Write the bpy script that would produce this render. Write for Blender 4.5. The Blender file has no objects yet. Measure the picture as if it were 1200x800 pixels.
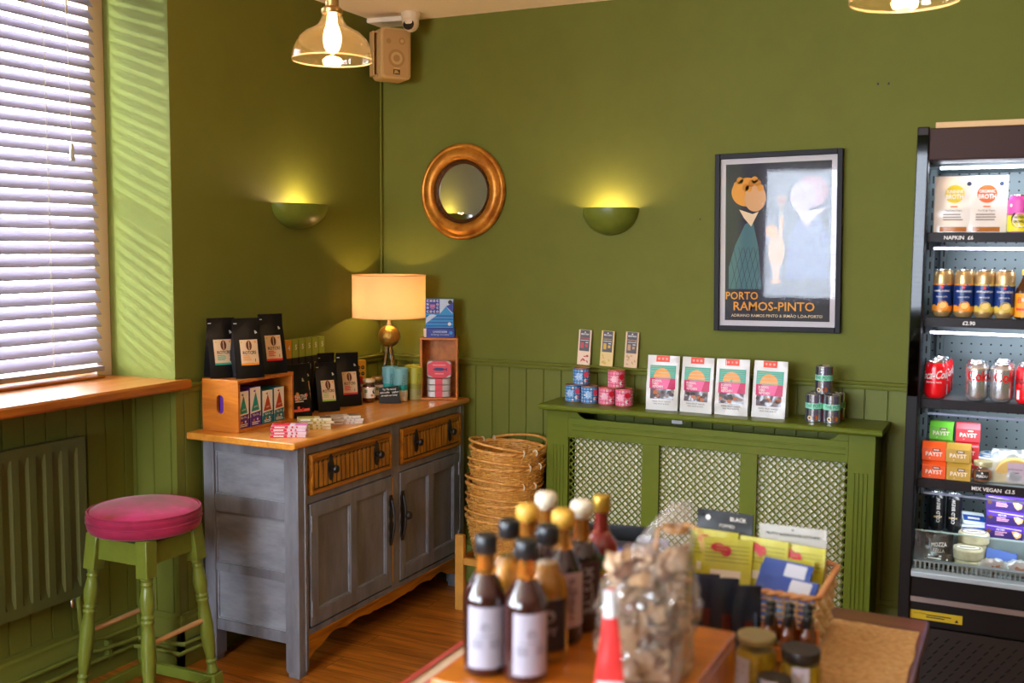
import bpy, bmesh, math, random
from math import sin, cos, pi, radians, sqrt, atan2, floor
from mathutils import Matrix, Vector, noise as mnoise

S = bpy.context.scene
COL = S.collection
rnd = random.Random(7)

# ------------------------------------------------------------------ camera
cam_d = bpy.data.cameras.new('camera'); cam = bpy.data.objects.new('camera', cam_d); COL.objects.link(cam)
YAW, PITCH, ROLL = radians(26.01), radians(5.115), radians(0.4218)
fw = Vector((-sin(YAW)*cos(PITCH), cos(YAW)*cos(PITCH), -sin(PITCH)))
rt0 = fw.cross(Vector((0, 0, 1))).normalized(); up0 = rt0.cross(fw)
rt = rt0*cos(ROLL) + up0*sin(ROLL); up = -rt0*sin(ROLL) + up0*cos(ROLL)
mw = Matrix((rt, up, -fw)).transposed().to_4x4(); mw.translation = Vector((0, 0, 1.58))
cam.matrix_world = mw
cam_d.sensor_width = 36.0; cam_d.lens = 1227.6/1200*36
cam_d.clip_start = 0.05
cam_d.dof.use_dof = True; cam_d.dof.focus_distance = 4.3; cam_d.dof.aperture_fstop = 2.8
S.camera = cam

# ------------------------------------------------------------------ colour management, sky, sun
S.view_settings.view_transform = 'Standard'; S.view_settings.look = 'None'
S.view_settings.gamma = 1.0; S.view_settings.use_curve_mapping = False
S.view_settings.exposure = 0.0
S.cycles.use_denoising = True
S.cycles.max_bounces = 10; S.cycles.diffuse_bounces = 5; S.cycles.glossy_bounces = 4
S.cycles.transmission_bounces = 6; S.cycles.transparent_max_bounces = 16
S.cycles.sample_clamp_indirect = 6.0
S.cycles.caustics_reflective = False; S.cycles.caustics_refractive = False
w = bpy.data.worlds.new('sky'); S.world = w; w.use_nodes = True
bg = w.node_tree.nodes['Background']; bg.inputs[0].default_value = (0.80, 0.90, 1.04, 1); bg.inputs[1].default_value = 34.0

def lamp(name, kind, loc, energy, color, size=0.1, rot=None, **k):
    d = bpy.data.lights.new(name, kind); d.energy = energy; d.color = color
    if kind == 'POINT': d.shadow_soft_size = size
    if kind == 'AREA': d.size = size; d.shape = 'RECTANGLE'; d.size_y = k.get('size_y', size)
    if kind == 'SUN': d.angle = size
    o = bpy.data.objects.new(name, d); COL.objects.link(o); o.location = loc
    if rot is not None: o.rotation_euler = rot
    if k.get('portal'): d.cycles.is_portal = True
    return o
sdir = Vector((0.40, 0.82, -0.162)).normalized(); starg = Vector((-2.96, 2.90, 1.95))  # spot added in place of a low sun, kept to the window reveal
sun_stand_in = lamp('sun_stand_in_spot', 'SPOT', starg-sdir*9, 4600.0, (0.84, 0.93, 1.0)); sun_stand_in.data.spot_size = radians(11); sun_stand_in.data.spot_blend = .35; sun_stand_in.data.shadow_soft_size = .045
sun_stand_in.rotation_euler = sdir.to_track_quat('-Z', 'Y').to_euler()
# daylight enters through the three windows (portals only guide the sky sampling)
lamp('window_portal', 'AREA', (-3.30, 2.43, 1.85), 1, (1, 1, 1), 1.55, (0, radians(-90), 0), size_y=1.0, portal=True)
lamp('window_portal', 'AREA', (-3.30, -1.2, 1.75), 1, (1, 1, 1), 1.6, (0, radians(-90), 0), size_y=3.3, portal=True)
lamp('window_portal', 'AREA', (-1.7, -3.25, 1.75), 1, (1, 1, 1), 2.0, (radians(90), 0, 0), size_y=1.6, portal=True)
# bare point lights added out of view, as if from further pendants
WARM = (1.0, 0.56, 0.22)
for x, y in ((1.4, 2.5), (1.2, 0.2), (-1.2, 0.3)):
    lamp('pendant_or_added_light', 'POINT', (x, y, 2.2), 1.5, WARM, 0.04)

# ------------------------------------------------------------------ materials
def _n(nt, t, **k):
    n = nt.nodes.new(t)
    for a, b in k.items(): setattr(n, a, b)
    return n
def srgb(h):
    h = h.lstrip('#'); c = [int(h[i:i+2], 16)/255 for i in (0, 2, 4)]
    return tuple(x/12.92 if x <= .04045 else ((x+.055)/1.055)**2.4 for x in c)
_M = {}
def mat(name, color, rough=.6, metal=0., spec=.5, noise=None, bump=None, emit=None, trans=0., coat=0., ior=1.45, sub=0., sheen=0., c2=None, nscale=(1, 1, 1)):
    """color: hex or linear tuple. noise=(scale, amount) colour mottling towards c2; bump=(scale, strength)"""
    if name in _M: return _M[name]
    if isinstance(color, str): color = srgb(color)
    m = bpy.data.materials.new(name); m.use_nodes = True; nt = m.node_tree; b = nt.nodes['Principled BSDF']
    b.inputs['Base Color'].default_value = (*color, 1); b.inputs['Roughness'].default_value = rough
    b.inputs['Metallic'].default_value = metal; b.inputs['Specular IOR Level'].default_value = spec
    b.inputs['IOR'].default_value = ior; b.inputs['Transmission Weight'].default_value = trans
    b.inputs['Coat Weight'].default_value = coat; b.inputs['Coat Roughness'].default_value = .15
    if sheen: b.inputs['Sheen Weight'].default_value = sheen; b.inputs['Sheen Roughness'].default_value = .4
    if sub: b.inputs['Subsurface Weight'].default_value = sub; b.inputs['Subsurface Radius'].default_value = (.01, .008, .005); b.inputs['Subsurface Scale'].default_value = .5
    if emit: b.inputs['Emission Color'].default_value = (*emit[0], 1); b.inputs['Emission Strength'].default_value = emit[1]
    if noise or bump:
        tc = _n(nt, 'ShaderNodeTexCoord'); mp = _n(nt, 'ShaderNodeMapping'); mp.inputs['Scale'].default_value = nscale
        nt.links.new(tc.outputs['Object'], mp.inputs[0])
    if noise:
        nz = _n(nt, 'ShaderNodeTexNoise'); nz.inputs['Scale'].default_value = noise[0]; nz.inputs['Detail'].default_value = 5; nz.inputs['Roughness'].default_value = .62
        nt.links.new(mp.outputs[0], nz.inputs['Vector'])
        rp = _n(nt, 'ShaderNodeValToRGB'); a = noise[1]
        c2 = srgb(c2) if isinstance(c2, str) else (c2 or tuple(x*(1-a) for x in color))
        rp.color_ramp.elements[0].position = .36; rp.color_ramp.elements[0].color = (*c2, 1)
        rp.color_ramp.elements[1].position = .64; rp.color_ramp.elements[1].color = (*color, 1)
        nt.links.new(nz.outputs[0], rp.inputs[0]); nt.links.new(rp.outputs[0], b.inputs['Base Color'])
    if bump:
        n2 = _n(nt, 'ShaderNodeTexNoise'); n2.inputs['Scale'].default_value = bump[0]; n2.inputs['Detail'].default_value = 4
        nt.links.new(mp.outputs[0], n2.inputs['Vector'])
        bp = _n(nt, 'ShaderNodeBump'); bp.inputs['Strength'].default_value = bump[1]; bp.inputs['Distance'].default_value = .004
        nt.links.new(n2.outputs[0], bp.inputs['Height']); nt.links.new(bp.outputs[0], b.inputs['Normal'])
    _M[name] = m
    return m
def wood(name, ca, cb, axis=0, scale=1., rough=.45, coat=0., planks=None, stretch=14, bumps=.12, cd=None):
    """streaky grain running along axis; planks=(length, width) adds a board pattern"""
    if name in _M: return _M[name]
    m = bpy.data.materials.new(name); m.use_nodes = True; nt = m.node_tree; b = nt.nodes['Principled BSDF']
    b.inputs['Roughness'].default_value = rough; b.inputs['Coat Weight'].default_value = coat; b.inputs['Coat Roughness'].default_value = .12
    tc = _n(nt, 'ShaderNodeTexCoord'); mp = _n(nt, 'ShaderNodeMapping')
    sc = [stretch*scale]*3; sc[axis] = scale*1.1; mp.inputs['Scale'].default_value = sc
    nt.links.new(tc.outputs['Object'], mp.inputs[0])
    src = mp.outputs[0]
    if planks:
        br = _n(nt, 'ShaderNodeTexBrick'); br.offset = .37; br.inputs['Scale'].default_value = 1
        br.inputs['Brick Width'].default_value = planks[0]; br.inputs['Row Height'].default_value = planks[1]
        br.inputs['Mortar Size'].default_value = .0012; br.inputs['Mortar Smooth'].default_value = 0
        br.inputs['Color1'].default_value = (0, 0, 0, 1); br.inputs['Color2'].default_value = (1, 1, 1, 1); br.inputs['Mortar'].default_value = (.5, .5, .5, 1)
        nt.links.new(tc.outputs['Object'], br.inputs['Vector'])
        ad = _n(nt, 'ShaderNodeVectorMath', operation='MULTIPLY_ADD'); ad.inputs[1].default_value = (7, 7, 7)
        nt.links.new(br.outputs['Color'], ad.inputs[0]); nt.links.new(mp.outputs[0], ad.inputs[2]); src = ad.outputs[0]
    nz = _n(nt, 'ShaderNodeTexNoise'); nz.inputs['Scale'].default_value = 1.6; nz.inputs['Detail'].default_value = 7; nz.inputs['Roughness'].default_value = .65; nz.inputs['Distortion'].default_value = .8
    nt.links.new(src, nz.inputs['Vector'])
    rp = _n(nt, 'ShaderNodeValToRGB'); e = rp.color_ramp.elements
    ca = srgb(ca) if isinstance(ca, str) else ca; cb = srgb(cb) if isinstance(cb, str) else cb
    e[0].position = .32; e[0].color = (*cb, 1); e[1].position = .66; e[1].color = (*ca, 1)
    if cd:
        x = rp.color_ramp.elements.new(.30); x.color = (*srgb(cd), 1); e[0].position = .25
    nt.links.new(nz.outputs[0], rp.inputs[0]); out = rp.outputs[0]
    if planks:
        mx = _n(nt, 'ShaderNodeMix', data_type='RGBA'); mx.inputs[7].default_value = (.012, .006, .003, 1)
        nt.links.new(br.outputs['Fac'], mx.inputs[0]); nt.links.new(out, mx.inputs[6]); out = mx.outputs[2]
    nt.links.new(out, b.inputs['Base Color'])
    bp = _n(nt, 'ShaderNodeBump'); bp.inputs['Strength'].default_value = bumps; bp.inputs['Distance'].default_value = .003
    nt.links.new(nz.outputs[0], bp.inputs['Height']); nt.links.new(bp.outputs[0], b.inputs['Normal'])
    _M[name] = m
    return m
def pane(name, tint=(1, 1, 1), refl=1.0, rough=.02, haze=0.0, hcol=(1, 1, 1)):
    """thin clear sheet: see-through, with a fresnel reflection and optional milky film"""
    if name in _M: return _M[name]
    m = bpy.data.materials.new(name); m.use_nodes = True; nt = m.node_tree; nt.nodes.clear()
    out = _n(nt, 'ShaderNodeOutputMaterial'); t = _n(nt, 'ShaderNodeBsdfTransparent'); t.inputs[0].default_value = (*tint, 1)
    g = _n(nt, 'ShaderNodeBsdfGlossy'); g.inputs['Roughness'].default_value = rough
    fr = _n(nt, 'ShaderNodeFresnel'); ge = _n(nt, 'ShaderNodeNewGeometry'); mr_ = _n(nt, 'ShaderNodeMapRange')   # same reflectance from both sides of a thin sheet
    mr_.inputs['To Min'].default_value = 1.5; mr_.inputs['To Max'].default_value = 1/1.5
    nt.links.new(ge.outputs['Backfacing'], mr_.inputs['Value']); nt.links.new(mr_.outputs[0], fr.inputs[0])
    ml = _n(nt, 'ShaderNodeMath', operation='MULTIPLY'); ml.use_clamp = True; ml.inputs[1].default_value = refl
    nt.links.new(fr.outputs[0], ml.inputs[0])
    last = t.outputs[0]
    if haze:
        d = _n(nt, 'ShaderNodeBsdfDiffuse'); d.inputs[0].default_value = (*hcol, 1)
        tl = _n(nt, 'ShaderNodeBsdfTranslucent'); tl.inputs[0].default_value = (*hcol, 1)
        a = _n(nt, 'ShaderNodeMixShader'); nt.links.new(d.outputs[0], a.inputs[1]); nt.links.new(tl.outputs[0], a.inputs[2])
        h = _n(nt, 'ShaderNodeMixShader'); h.inputs[0].default_value = haze
        nt.links.new(last, h.inputs[1]); nt.links.new(a.outputs[0], h.inputs[2]); last = h.outputs[0]
    mx = _n(nt, 'ShaderNodeMixShader'); nt.links.new(ml.outputs[0], mx.inputs[0]); nt.links.new(last, mx.inputs[1]); nt.links.new(g.outputs[0], mx.inputs[2])
    nt.links.new(mx.outputs[0], out.inputs[0])
    _M[name] = m
    return m
def shade_fabric(name, col):
    m = bpy.data.materials.new(name); m.use_nodes = True; nt = m.node_tree; nt.nodes.clear()
    out = _n(nt, 'ShaderNodeOutputMaterial'); d = _n(nt, 'ShaderNodeBsdfDiffuse'); t = _n(nt, 'ShaderNodeBsdfTranslucent')
    d.inputs[0].default_value = (*col, 1); t.inputs[0].default_value = (*col, 1)
    mx = _n(nt, 'ShaderNodeMixShader'); mx.inputs[0].default_value = .5
    nt.links.new(d.outputs[0], mx.inputs[1]); nt.links.new(t.outputs[0], mx.inputs[2]); nt.links.new(mx.outputs[0], out.inputs[0])
    return m
def glow(name, col, s):
    if name in _M: return _M[name]
    m = bpy.data.materials.new(name); m.use_nodes = True; nt = m.node_tree; nt.nodes.clear()
    out = _n(nt, 'ShaderNodeOutputMaterial'); e = _n(nt, 'ShaderNodeEmission'); e.inputs[0].default_value = (*col, 1); e.inputs[1].default_value = s
    nt.links.new(e.outputs[0], out.inputs[0]); _M[name] = m
    return m

GREEN = (.148, .166, .026)
PAINT = mat('olive_wall_paint', GREEN, .66, spec=.22, noise=(6, .06), bump=(160, .12))
PANEL = mat('olive_panel_paint', GREEN, .45, spec=.28, noise=(9, .05))
GLOSSG = mat('olive_gloss_paint', (.116, .146, .012), .36, spec=.2, noise=(12, .05))
STOOLG = mat('stool_green_paint', (.150, .190, .024), .30, spec=.5, noise=(25, .12))
CEIL = mat('ceiling_cream_paint', (.95, .85, .68), .8)
BLACK = mat('black_plastic', (.010, .010, .011), .35)
WHITE = mat('white_print', (.78, .77, .75), .5)
DARK = mat('dark_ink', (.02, .018, .018), .5)
STEEL = mat('brushed_steel', (.62, .62, .62), .28, metal=1.)
ALU = mat('aluminium_can_end', (.80, .81, .83), .22, metal=1.)
BRASS = mat('aged_brass', (.55, .33, .12), .3, metal=1.)
IRON = mat('blackened_iron', (.035, .03, .028), .4, metal=.7)
CLEAR = pane('clear_glass')

# ------------------------------------------------------------------ mesh builder
I4 = Matrix.Identity(4)
def T(x=0, y=0, z=0): return Matrix.Translation((x, y, z))
def RX(a): return Matrix.Rotation(radians(a), 4, 'X')
def RY(a): return Matrix.Rotation(radians(a), 4, 'Y')
def RZ(a): return Matrix.Rotation(radians(a), 4, 'Z')
_txt = {}
def text_geo(s, sz=1., bold=0.):
    key = (s, bold)
    if key not in _txt:
        c = bpy.data.curves.new('t', 'FONT'); c.body = s; c.size = 1; c.resolution_u = 2; c.offset = bold
        c.align_x = 'CENTER'; c.align_y = 'CENTER'; c.fill_mode = 'FRONT' if hasattr(c, 'fill_mode') else c.fill_mode
        o = bpy.data.objects.new('t', c); COL.objects.link(o)
        dg = bpy.context.evaluated_depsgraph_get(); me = o.evaluated_get(dg).to_mesh()
        _txt[key] = ([tuple(v.co[:2]) for v in me.vertices], [tuple(p.vertices) for p in me.polygons])
        o.evaluated_get(dg).to_mesh_clear(); bpy.data.objects.remove(o); bpy.data.curves.remove(c)
    return _txt[key]
class MB:
    def __init__(self): self.v = []; self.f = []; self.m = []; self.mats = []; self.M = I4
    def mi(self, m):
        if m not in self.mats: self.mats.append(m)
        return self.mats.index(m)
    def add(self, vs, fs, m):
        k = len(self.v); i = self.mi(m); M = self.M
        self.v += [tuple(M @ Vector(p)) for p in vs]
        for f in fs: self.f.append(tuple(a+k for a in f)); self.m.append(i)
        return self
    def box(self, x0, y0, z0, x1, y1, z1, m):
        return self.add([(x, y, z) for z in (z0, z1) for y in (y0, y1) for x in (x0, x1)],
                 [(0, 2, 3, 1), (4, 5, 7, 6), (0, 1, 5, 4), (2, 6, 7, 3), (0, 4, 6, 2), (1, 3, 7, 5)], m)
    def cbox(self, cx, cy, cz, sx, sy, sz, m): return self.box(cx-sx/2, cy-sy/2, cz-sz/2, cx+sx/2, cy+sy/2, cz+sz/2, m)
    def lathe(self, prof, m, seg=32, a0=0., a1=2*pi, sx=1., sy=1.):
        full = abs(a1-a0-2*pi) < 1e-6; n = seg if full else seg+1
        vs = []; fs = []
        for r, z in prof:
            for k in range(n):
                a = a0+(a1-a0)*k/seg; vs.append((r*cos(a)*sx, r*sin(a)*sy, z))
        for i in range(len(prof)-1):
            for k in range(seg if full else seg):
                k2 = (k+1) % n
                a, b, c, d = i*n+k, i*n+k2, (i+1)*n+k2, (i+1)*n+k
                if prof[i][0] < 1e-7 and i == 0 and False: pass
                fs.append((a, b, c, d))
        if full and prof[0][0] > 1e-6: fs.append(tuple(reversed(range(n))))
        if full and prof[-1][0] > 1e-6: fs.append(tuple(range((len(prof)-1)*n, len(prof)*n)))
        return self.add(vs, fs, m)
    def lathe_open(self, prof, m, seg=32, sx=1., sy=1.):
        vs = [(r*cos(2*pi*k/seg)*sx, r*sin(2*pi*k/seg)*sy, z) for r, z in prof for k in range(seg)]
        fs = [(i*seg+k, i*seg+(k+1) % seg, (i+1)*seg+(k+1) % seg, (i+1)*seg+k) for i in range(len(prof)-1) for k in range(seg)]
        return self.add(vs, fs, m)
    def tube(self, pts, r, m, seg=8, closed=False):
        P = [Vector(p) for p in pts]; n = len(P); vs = []; fs = []
        rr = r if hasattr(r, '__len__') else [r]*n
        prev = None
        for i in range(n):
            t = (P[(i+1) % n]-P[i-1]) if closed else (P[min(i+1, n-1)]-P[max(i-1, 0)])
            t.normalize()
            if prev is None: a = t.orthogonal().normalized()
            else:
                a = prev-t*prev.dot(t)
                a = a.normalized() if a.length > 1e-6 else t.orthogonal().normalized()
            prev = a; b = t.cross(a)
            vs += [tuple(P[i]+(a*cos(2*pi*k/seg)+b*sin(2*pi*k/seg))*rr[i]) for k in range(seg)]
        for i in range(n if closed else n-1):
            j = (i+1) % n
            fs += [(i*seg+k, i*seg+(k+1) % seg, j*seg+(k+1) % seg, j*seg+k) for k in range(seg)]
        if not closed: fs += [tuple(reversed(range(seg))), tuple(range((n-1)*seg, n*seg))]
        return self.add(vs, fs, m)
    def prism(self, poly, d0, d1, m, plane='xz'):
        n = len(poly)
        mp = {'xz': lambda u, v, d: (u, d, v), 'xy': lambda u, v, d: (u, v, d), 'yz': lambda u, v, d: (d, u, v)}[plane]
        vs = [mp(u, v, d0) for u, v in poly]+[mp(u, v, d1) for u, v in poly]
        fs = [tuple(range(n)), tuple(reversed(range(n, 2*n)))]+[(i, i+n, (i+1) % n+n, (i+1) % n) for i in range(n)]
        return self.add(vs, fs, m)
    def surf(self, fn, nu, nv, m, thick=0., closeu=False):
        g = [[Vector(fn(i/nu, j/nv)) for j in range(nv+1)] for i in range(nu+1)]
        vs = [tuple(g[i][j]) for i in range(nu+1) for j in range(nv+1)]
        w_ = nv+1
        fs = [(i*w_+j, (i+1)*w_+j, (i+1)*w_+j+1, i*w_+j+1) for i in range(nu) for j in range(nv)]
        if thick:
            k = len(vs)
            for i in range(nu+1):
                for j in range(nv+1):
                    du = g[min(i+1, nu)][j]-g[max(i-1, 0)][j]; dv = g[i][min(j+1, nv)]-g[i][max(j-1, 0)]
                    n = du.cross(dv); n = n.normalized() if n.length > 1e-9 else Vector((0, 0, 1))
                    vs.append(tuple(g[i][j]-n*thick))
            fs += [tuple(a+k for a in reversed(f)) for f in list(fs)]
            for i in range(nu):
                for j in (0, nv):
                    a, b = i*w_+j, (i+1)*w_+j; fs.append((a, a+k, b+k, b) if j == 0 else (b, b+k, a+k, a))
            for j in range(nv):
                for i in (0, nu):
                    a, b = i*w_+j, i*w_+j+1; fs.append((b, b+k, a+k, a) if i == 0 else (a, a+k, b+k, b))
        return self.add(vs, fs, m)
    def ball(self, c, r, m, seg=16, rings=10):
        rx, ry, rz = r if hasattr(r, '__len__') else (r, r, r)
        vs = [(c[0], c[1], c[2]-rz)]; 
        for i in range(1, rings):
            a = pi*i/rings
            vs += [(c[0]+rx*sin(a)*cos(2*pi*k/seg), c[1]+ry*sin(a)*sin(2*pi*k/seg), c[2]-rz*cos(a)) for k in range(seg)]
        vs.append((c[0], c[1], c[2]+rz)); fs = []
        for k in range(seg): fs.append((0, 1+(k+1) % seg, 1+k))
        for i in range(rings-2):
            b = 1+i*seg; fs += [(b+k, b+(k+1) % seg, b+seg+(k+1) % seg, b+seg+k) for k in range(seg)]
        b = 1+(rings-2)*seg; fs += [(b+k, b+(k+1) % seg, len(vs)-1) for k in range(seg)]
        return self.add(vs, fs, m)
    def build(self, name, parent=None, loc=None, bevel=0., angle=38, mods=()):
        me = bpy.data.meshes.new(name); me.from_pydata(self.v, [], self.f)
        for m in self.mats: me.materials.append(m)
        me.polygons.foreach_set('material_index', self.m)
        me.polygons.foreach_set('use_smooth', [True]*len(self.f))
        me.update(); me.set_sharp_from_angle(angle=radians(angle))
        o = bpy.data.objects.new(name, me); COL.objects.link(o)
        if loc is not None: o.location = loc
        if parent is not None: o.parent = parent
        if bevel:
            b = o.modifiers.new('bevel', 'BEVEL'); b.width = bevel; b.segments = 2; b.limit_method = 'ANGLE'; b.angle_limit = radians(40); b.harden_normals = False
        return o
class Decal:
    """flat artwork laid on a surface; warp(u, v, off) gives the 3D point"""
    curved = False
    def __init__(self, mb, warp, eps=.00035): self.b = mb; self.w = warp; self.e = eps
    def _fan(self, pts, m, L):
        n = len(pts); cx = sum(p[0] for p in pts)/n; cy = sum(p[1] for p in pts)/n; q = []
        for i in range(n):
            a, c = pts[i], pts[(i+1) % n]
            for k in range(3): q.append((a[0]+(c[0]-a[0])*k/3, a[1]+(c[1]-a[1])*k/3))
        n = len(q); vs = [(cx, cy)]; fs = []
        for s in (1, 2, 3, 4): vs += [(cx+(x-cx)*s/4, cy+(y-cy)*s/4) for x, y in q]
        fs += [(0, 1+i, 1+(i+1) % n) for i in range(n)]
        for s in range(3): fs += [(1+s*n+i, 1+(s+1)*n+i, 1+(s+1)*n+(i+1) % n, 1+s*n+(i+1) % n) for i in range(n)]
        self._put(vs, fs, m, L)
    def _put(self, vs, fs, m, L): self.b.add([self.w(u, v, self.e*L) for u, v in vs], fs, m)
    def rect(self, u0, v0, u1, v1, m, L=1, nu=1, nv=1):
        vs = [(u0+(u1-u0)*i/nu, v0+(v1-v0)*j/nv) for i in range(nu+1) for j in range(nv+1)]
        self._put(vs, [(i*(nv+1)+j, (i+1)*(nv+1)+j, (i+1)*(nv+1)+j+1, i*(nv+1)+j+1) for i in range(nu) for j in range(nv)], m, L)
    def poly(self, pts, m, L=1):
        if self.curved: return self._fan(pts, m, L)
        self._put(pts, [tuple(range(len(pts)))], m, L)
    def disc(self, u, v, r, m, L=1, n=20, ry=None, a0=0, a1=360):
        ry = ry or r; full = a1-a0 == 360
        pts = [(u+r*cos(radians(a0+(a1-a0)*k/(n if full else n-1))), v+ry*sin(radians(a0+(a1-a0)*k/(n if full else n-1)))) for k in range(n)]
        if self.curved: return self._fan(pts, m, L)
        self._put(pts, [tuple(range(n))], m, L)
    def star(self, u, v, r, m, L=1):
        for k in range(5):
            a = pi/2+k*2*pi/5
            self._put([(u, v), (u+.45*r*cos(a-pi/5), v+.45*r*sin(a-pi/5)), (u+r*cos(a), v+r*sin(a)), (u+.45*r*cos(a+pi/5), v+.45*r*sin(a+pi/5))], [(0, 1, 2, 3)], m, L)
    def text(self, s, u, v, size, m, L=2, rot=0, sx=1., bold=0., shear=0.):
        vs, fs = text_geo(s, bold=bold); c, d = cos(radians(rot)), sin(radians(rot))
        self._put([(u+((x*sx+y*shear)*c-y*d)*size, v+((x*sx+y*shear)*d+y*c)*size) for x, y in vs], fs, m, L)
    def lines(self, u0, u1, v0, v1, n, m, L=2, r=rnd):
        """greeked small print"""
        h = (v1-v0)/(n*2-1)
        for k in range(n):
            x1 = u1-(u1-u0)*r.random()*.35
            self.rect(u0, v0+2*k*h, x1, v0+(2*k+1)*h, m, L)
def flat(d, tilt=0.): return lambda u, v, o: (u, -d-o, v)
def cylw(r, rz=None):
    return lambda u, v, o: ((r+o)*sin(u/r), -(r+o)*cos(u/r), v)

# ------------------------------------------------------------------ object helpers
def tagp(o, label=None, cat=None, group=None, kind=None):
    if label: o['label'] = label
    if cat: o['category'] = cat
    if group: o['group'] = group
    if kind: o['kind'] = kind
    return o
def thing(name, label, cat, loc=(0, 0, 0), rz=0., group=None):
    o = bpy.data.objects.new(name, None); COL.objects.link(o); o.location = loc; o.rotation_euler = (0, 0, radians(rz)); o.empty_display_size = .05
    return tagp(o, label, cat, group)
def struct(mb, name, **k):
    o = mb.build(name, **k); o['kind'] = 'structure'; return o
def kids(o): return [c for c in bpy.data.objects if c.parent == o]
def dup(root, label, loc=None, rz=None, group=None):
    r = root.copy(); COL.objects.link(r); r['label'] = label
    if group: r['group'] = group
    if loc is not None: r.location = loc
    if rz is not None: r.rotation_euler = (0, 0, radians(rz))
    for ch in kids(root):
        c = ch.copy(); COL.objects.link(c); c.parent = r
        for g in kids(ch):
            d = g.copy(); COL.objects.link(d); d.parent = c
    return r
# ================================================================== the room
XL, YB, ZC = -2.80, 4.30, 2.635
PITCHB = 0.0868
FLOORM = wood('laminate_floor', '#c87a28', '#703a12', axis=0, scale=1.3, rough=.28, planks=(1.15, .125), stretch=16, bumps=.05)
b = MB(); b.box(-3.4, -3.2, -.1, 4.7, 4.5, 0, FLOORM); struct(b, 'floor')
b = MB(); b.box(-3.4, -3.2, ZC, 4.7, 4.5, ZC+.12, CEIL); struct(b, 'ceiling')
b = MB()
b.box(-3.3, 2.905, 0, XL, 4.5, ZC, PAINT)                         # beside the window
b.box(-3.3, 1.95, 2.61, XL, 2.905, ZC, PAINT); b.box(-3.3, .75, 1.045, XL, 1.95, ZC, PAINT)                       # lintel; unseen pier next to it placed to stop the spot's spill
b.box(-3.3, .75, 0, -3.02, 2.905, 1.04, PAINT)                    # under the sill
b.box(-3.3, .4, 0, XL, .75, ZC, PAINT)
b.box(-3.3, -2.8, 0, XL, .4, 1.0, PAINT); b.box(-3.3, -2.8, 2.5, XL, .4, ZC, PAINT)
b.box(-3.3, -3.2, 0, XL, -2.8, ZC, PAINT)
struct(b, 'wall_left')
b = MB(); b.box(XL, YB, 0, 4.7, 4.5, ZC, PAINT)
for px, pz in ((-.540, 2.217), (-.501, 2.216)): b.cbox(px, YB-.0005, pz, .007, .003, .009, DARK)
b.cbox(-1.227, YB-.0005, 1.704, .006, .003, .006, DARK)
struct(b, 'wall_back')
b = MB(); b.box(4.5, -3.2, 0, 4.7, 4.3, ZC, PAINT); struct(b, 'wall_right')
b = MB()
b.box(-2.8, -3.2, 0, -2.65, -3, ZC, PAINT); b.box(-.72, -3.2, 0, 4.5, -3, ZC, PAINT)
b.box(-2.65, -3.2, 0, -.72, -3, 1.0, PAINT); b.box(-2.65, -3.2, 2.5, -.72, -3, ZC, PAINT)
struct(b, 'wall_rear')

def boards(b, p0, p1, first, z0, z1, depth, inward, m):
    """tongue-and-groove boards from p0 to p1 (2D points), first groove `first` metres from p0; inward = 2D normal"""
    d = Vector((p1[0]-p0[0], p1[1]-p0[1])); L = d.length; d.normalize(); n = Vector(inward)
    cuts = []; s = first
    while s < L-.006: cuts.append(s); s += PITCHB
    prof = [(0, 0), (0, depth)]
    for c in cuts: prof += [(c-.0035, depth), (c-.0012, depth-.006), (c+.0012, depth-.006), (c+.0035, depth)]
    prof += [(L, depth), (L, 0)]
    pts = [(p0[0]+d.x*s+n.x*q, p0[1]+d.y*s+n.y*q) for s, q in prof]
    vs = [(x, y, z0) for x, y in pts]+[(x, y, z1) for x, y in pts]; k = len(pts)
    fs = [(i, i+1, i+1+k, i+k) for i in range(k-1)]+[tuple(range(k, 2*k)), tuple(reversed(range(k)))]
    b.add(vs, fs, m)
b = MB()
boards(b, (XL, YB), (4.5, YB), .087, 0, 1.045, .010, (0, -1), PANEL); struct(b, 'trim_1', angle=20)      # back wall panelling
b = MB()
boards(b, (XL, 2.905), (XL, YB), .033, 0, 1.045, .010, (1, 0), PANEL)
boards(b, (-3.02, 2.905), (XL+.010, 2.905), .028, 0, 1.045, .010, (0, -1), PANEL)
boards(b, (-3.02, .75), (-3.02, 2.895), .02, 0, 1.045, .010, (1, 0), PANEL); struct(b, 'trim_2', angle=20)
def rail_prof(): return [(0, 1.035), (.020, 1.035), (.024, 1.041), (.024, 1.050), (.030, 1.056), (.031, 1.062), (.028, 1.066), (0, 1.066)]
b = MB(); b.prism([(YB-a, z) for a, z in rail_prof()], XL, 4.5, PANEL, 'yz'); struct(b, 'trim_3')          # dado rails
b = MB(); b.prism([(XL+a, z) for a, z in rail_prof()], 2.905, YB, PANEL, 'xz'); struct(b, 'trim_4')
def skirt(b, p0, p1, n, h=.20, t=.022):
    d = Vector((p1[0]-p0[0], p1[1]-p0[1])).normalized()
    pr = [(0, 0), (t, 0), (t, h*.72), (t-.006, h*.76), (t-.006, h*.88), (t-.014, h*.92), (t-.014, h), (0, h)]
    vs = [(p[0]+n[0]*a, p[1]+n[1]*a, z) for p in (p0, p1) for a, z in pr]; k = len(pr)
    b.add(vs, [(i, (i+1) % k, (i+1) % k+k, i+k) for i in range(k)]+[tuple(range(k)), tuple(reversed(range(k, 2*k)))], m=PANEL)
b = MB(); skirt(b, (-3.01, .75), (-3.01, 2.895), (1, 0)); skirt(b, (-3.01, 2.895), (-2.79+.022, 2.895), (0, -1)); skirt(b, (-2.79, 2.895-.022), (-2.79, 4.29), (1, 0))
struct(b, 'baseboard_left')
b = MB(); skirt(b, (-2.79, 4.29), (4.5, 4.29), (0, -1)); struct(b, 'baseboard_back')
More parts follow.
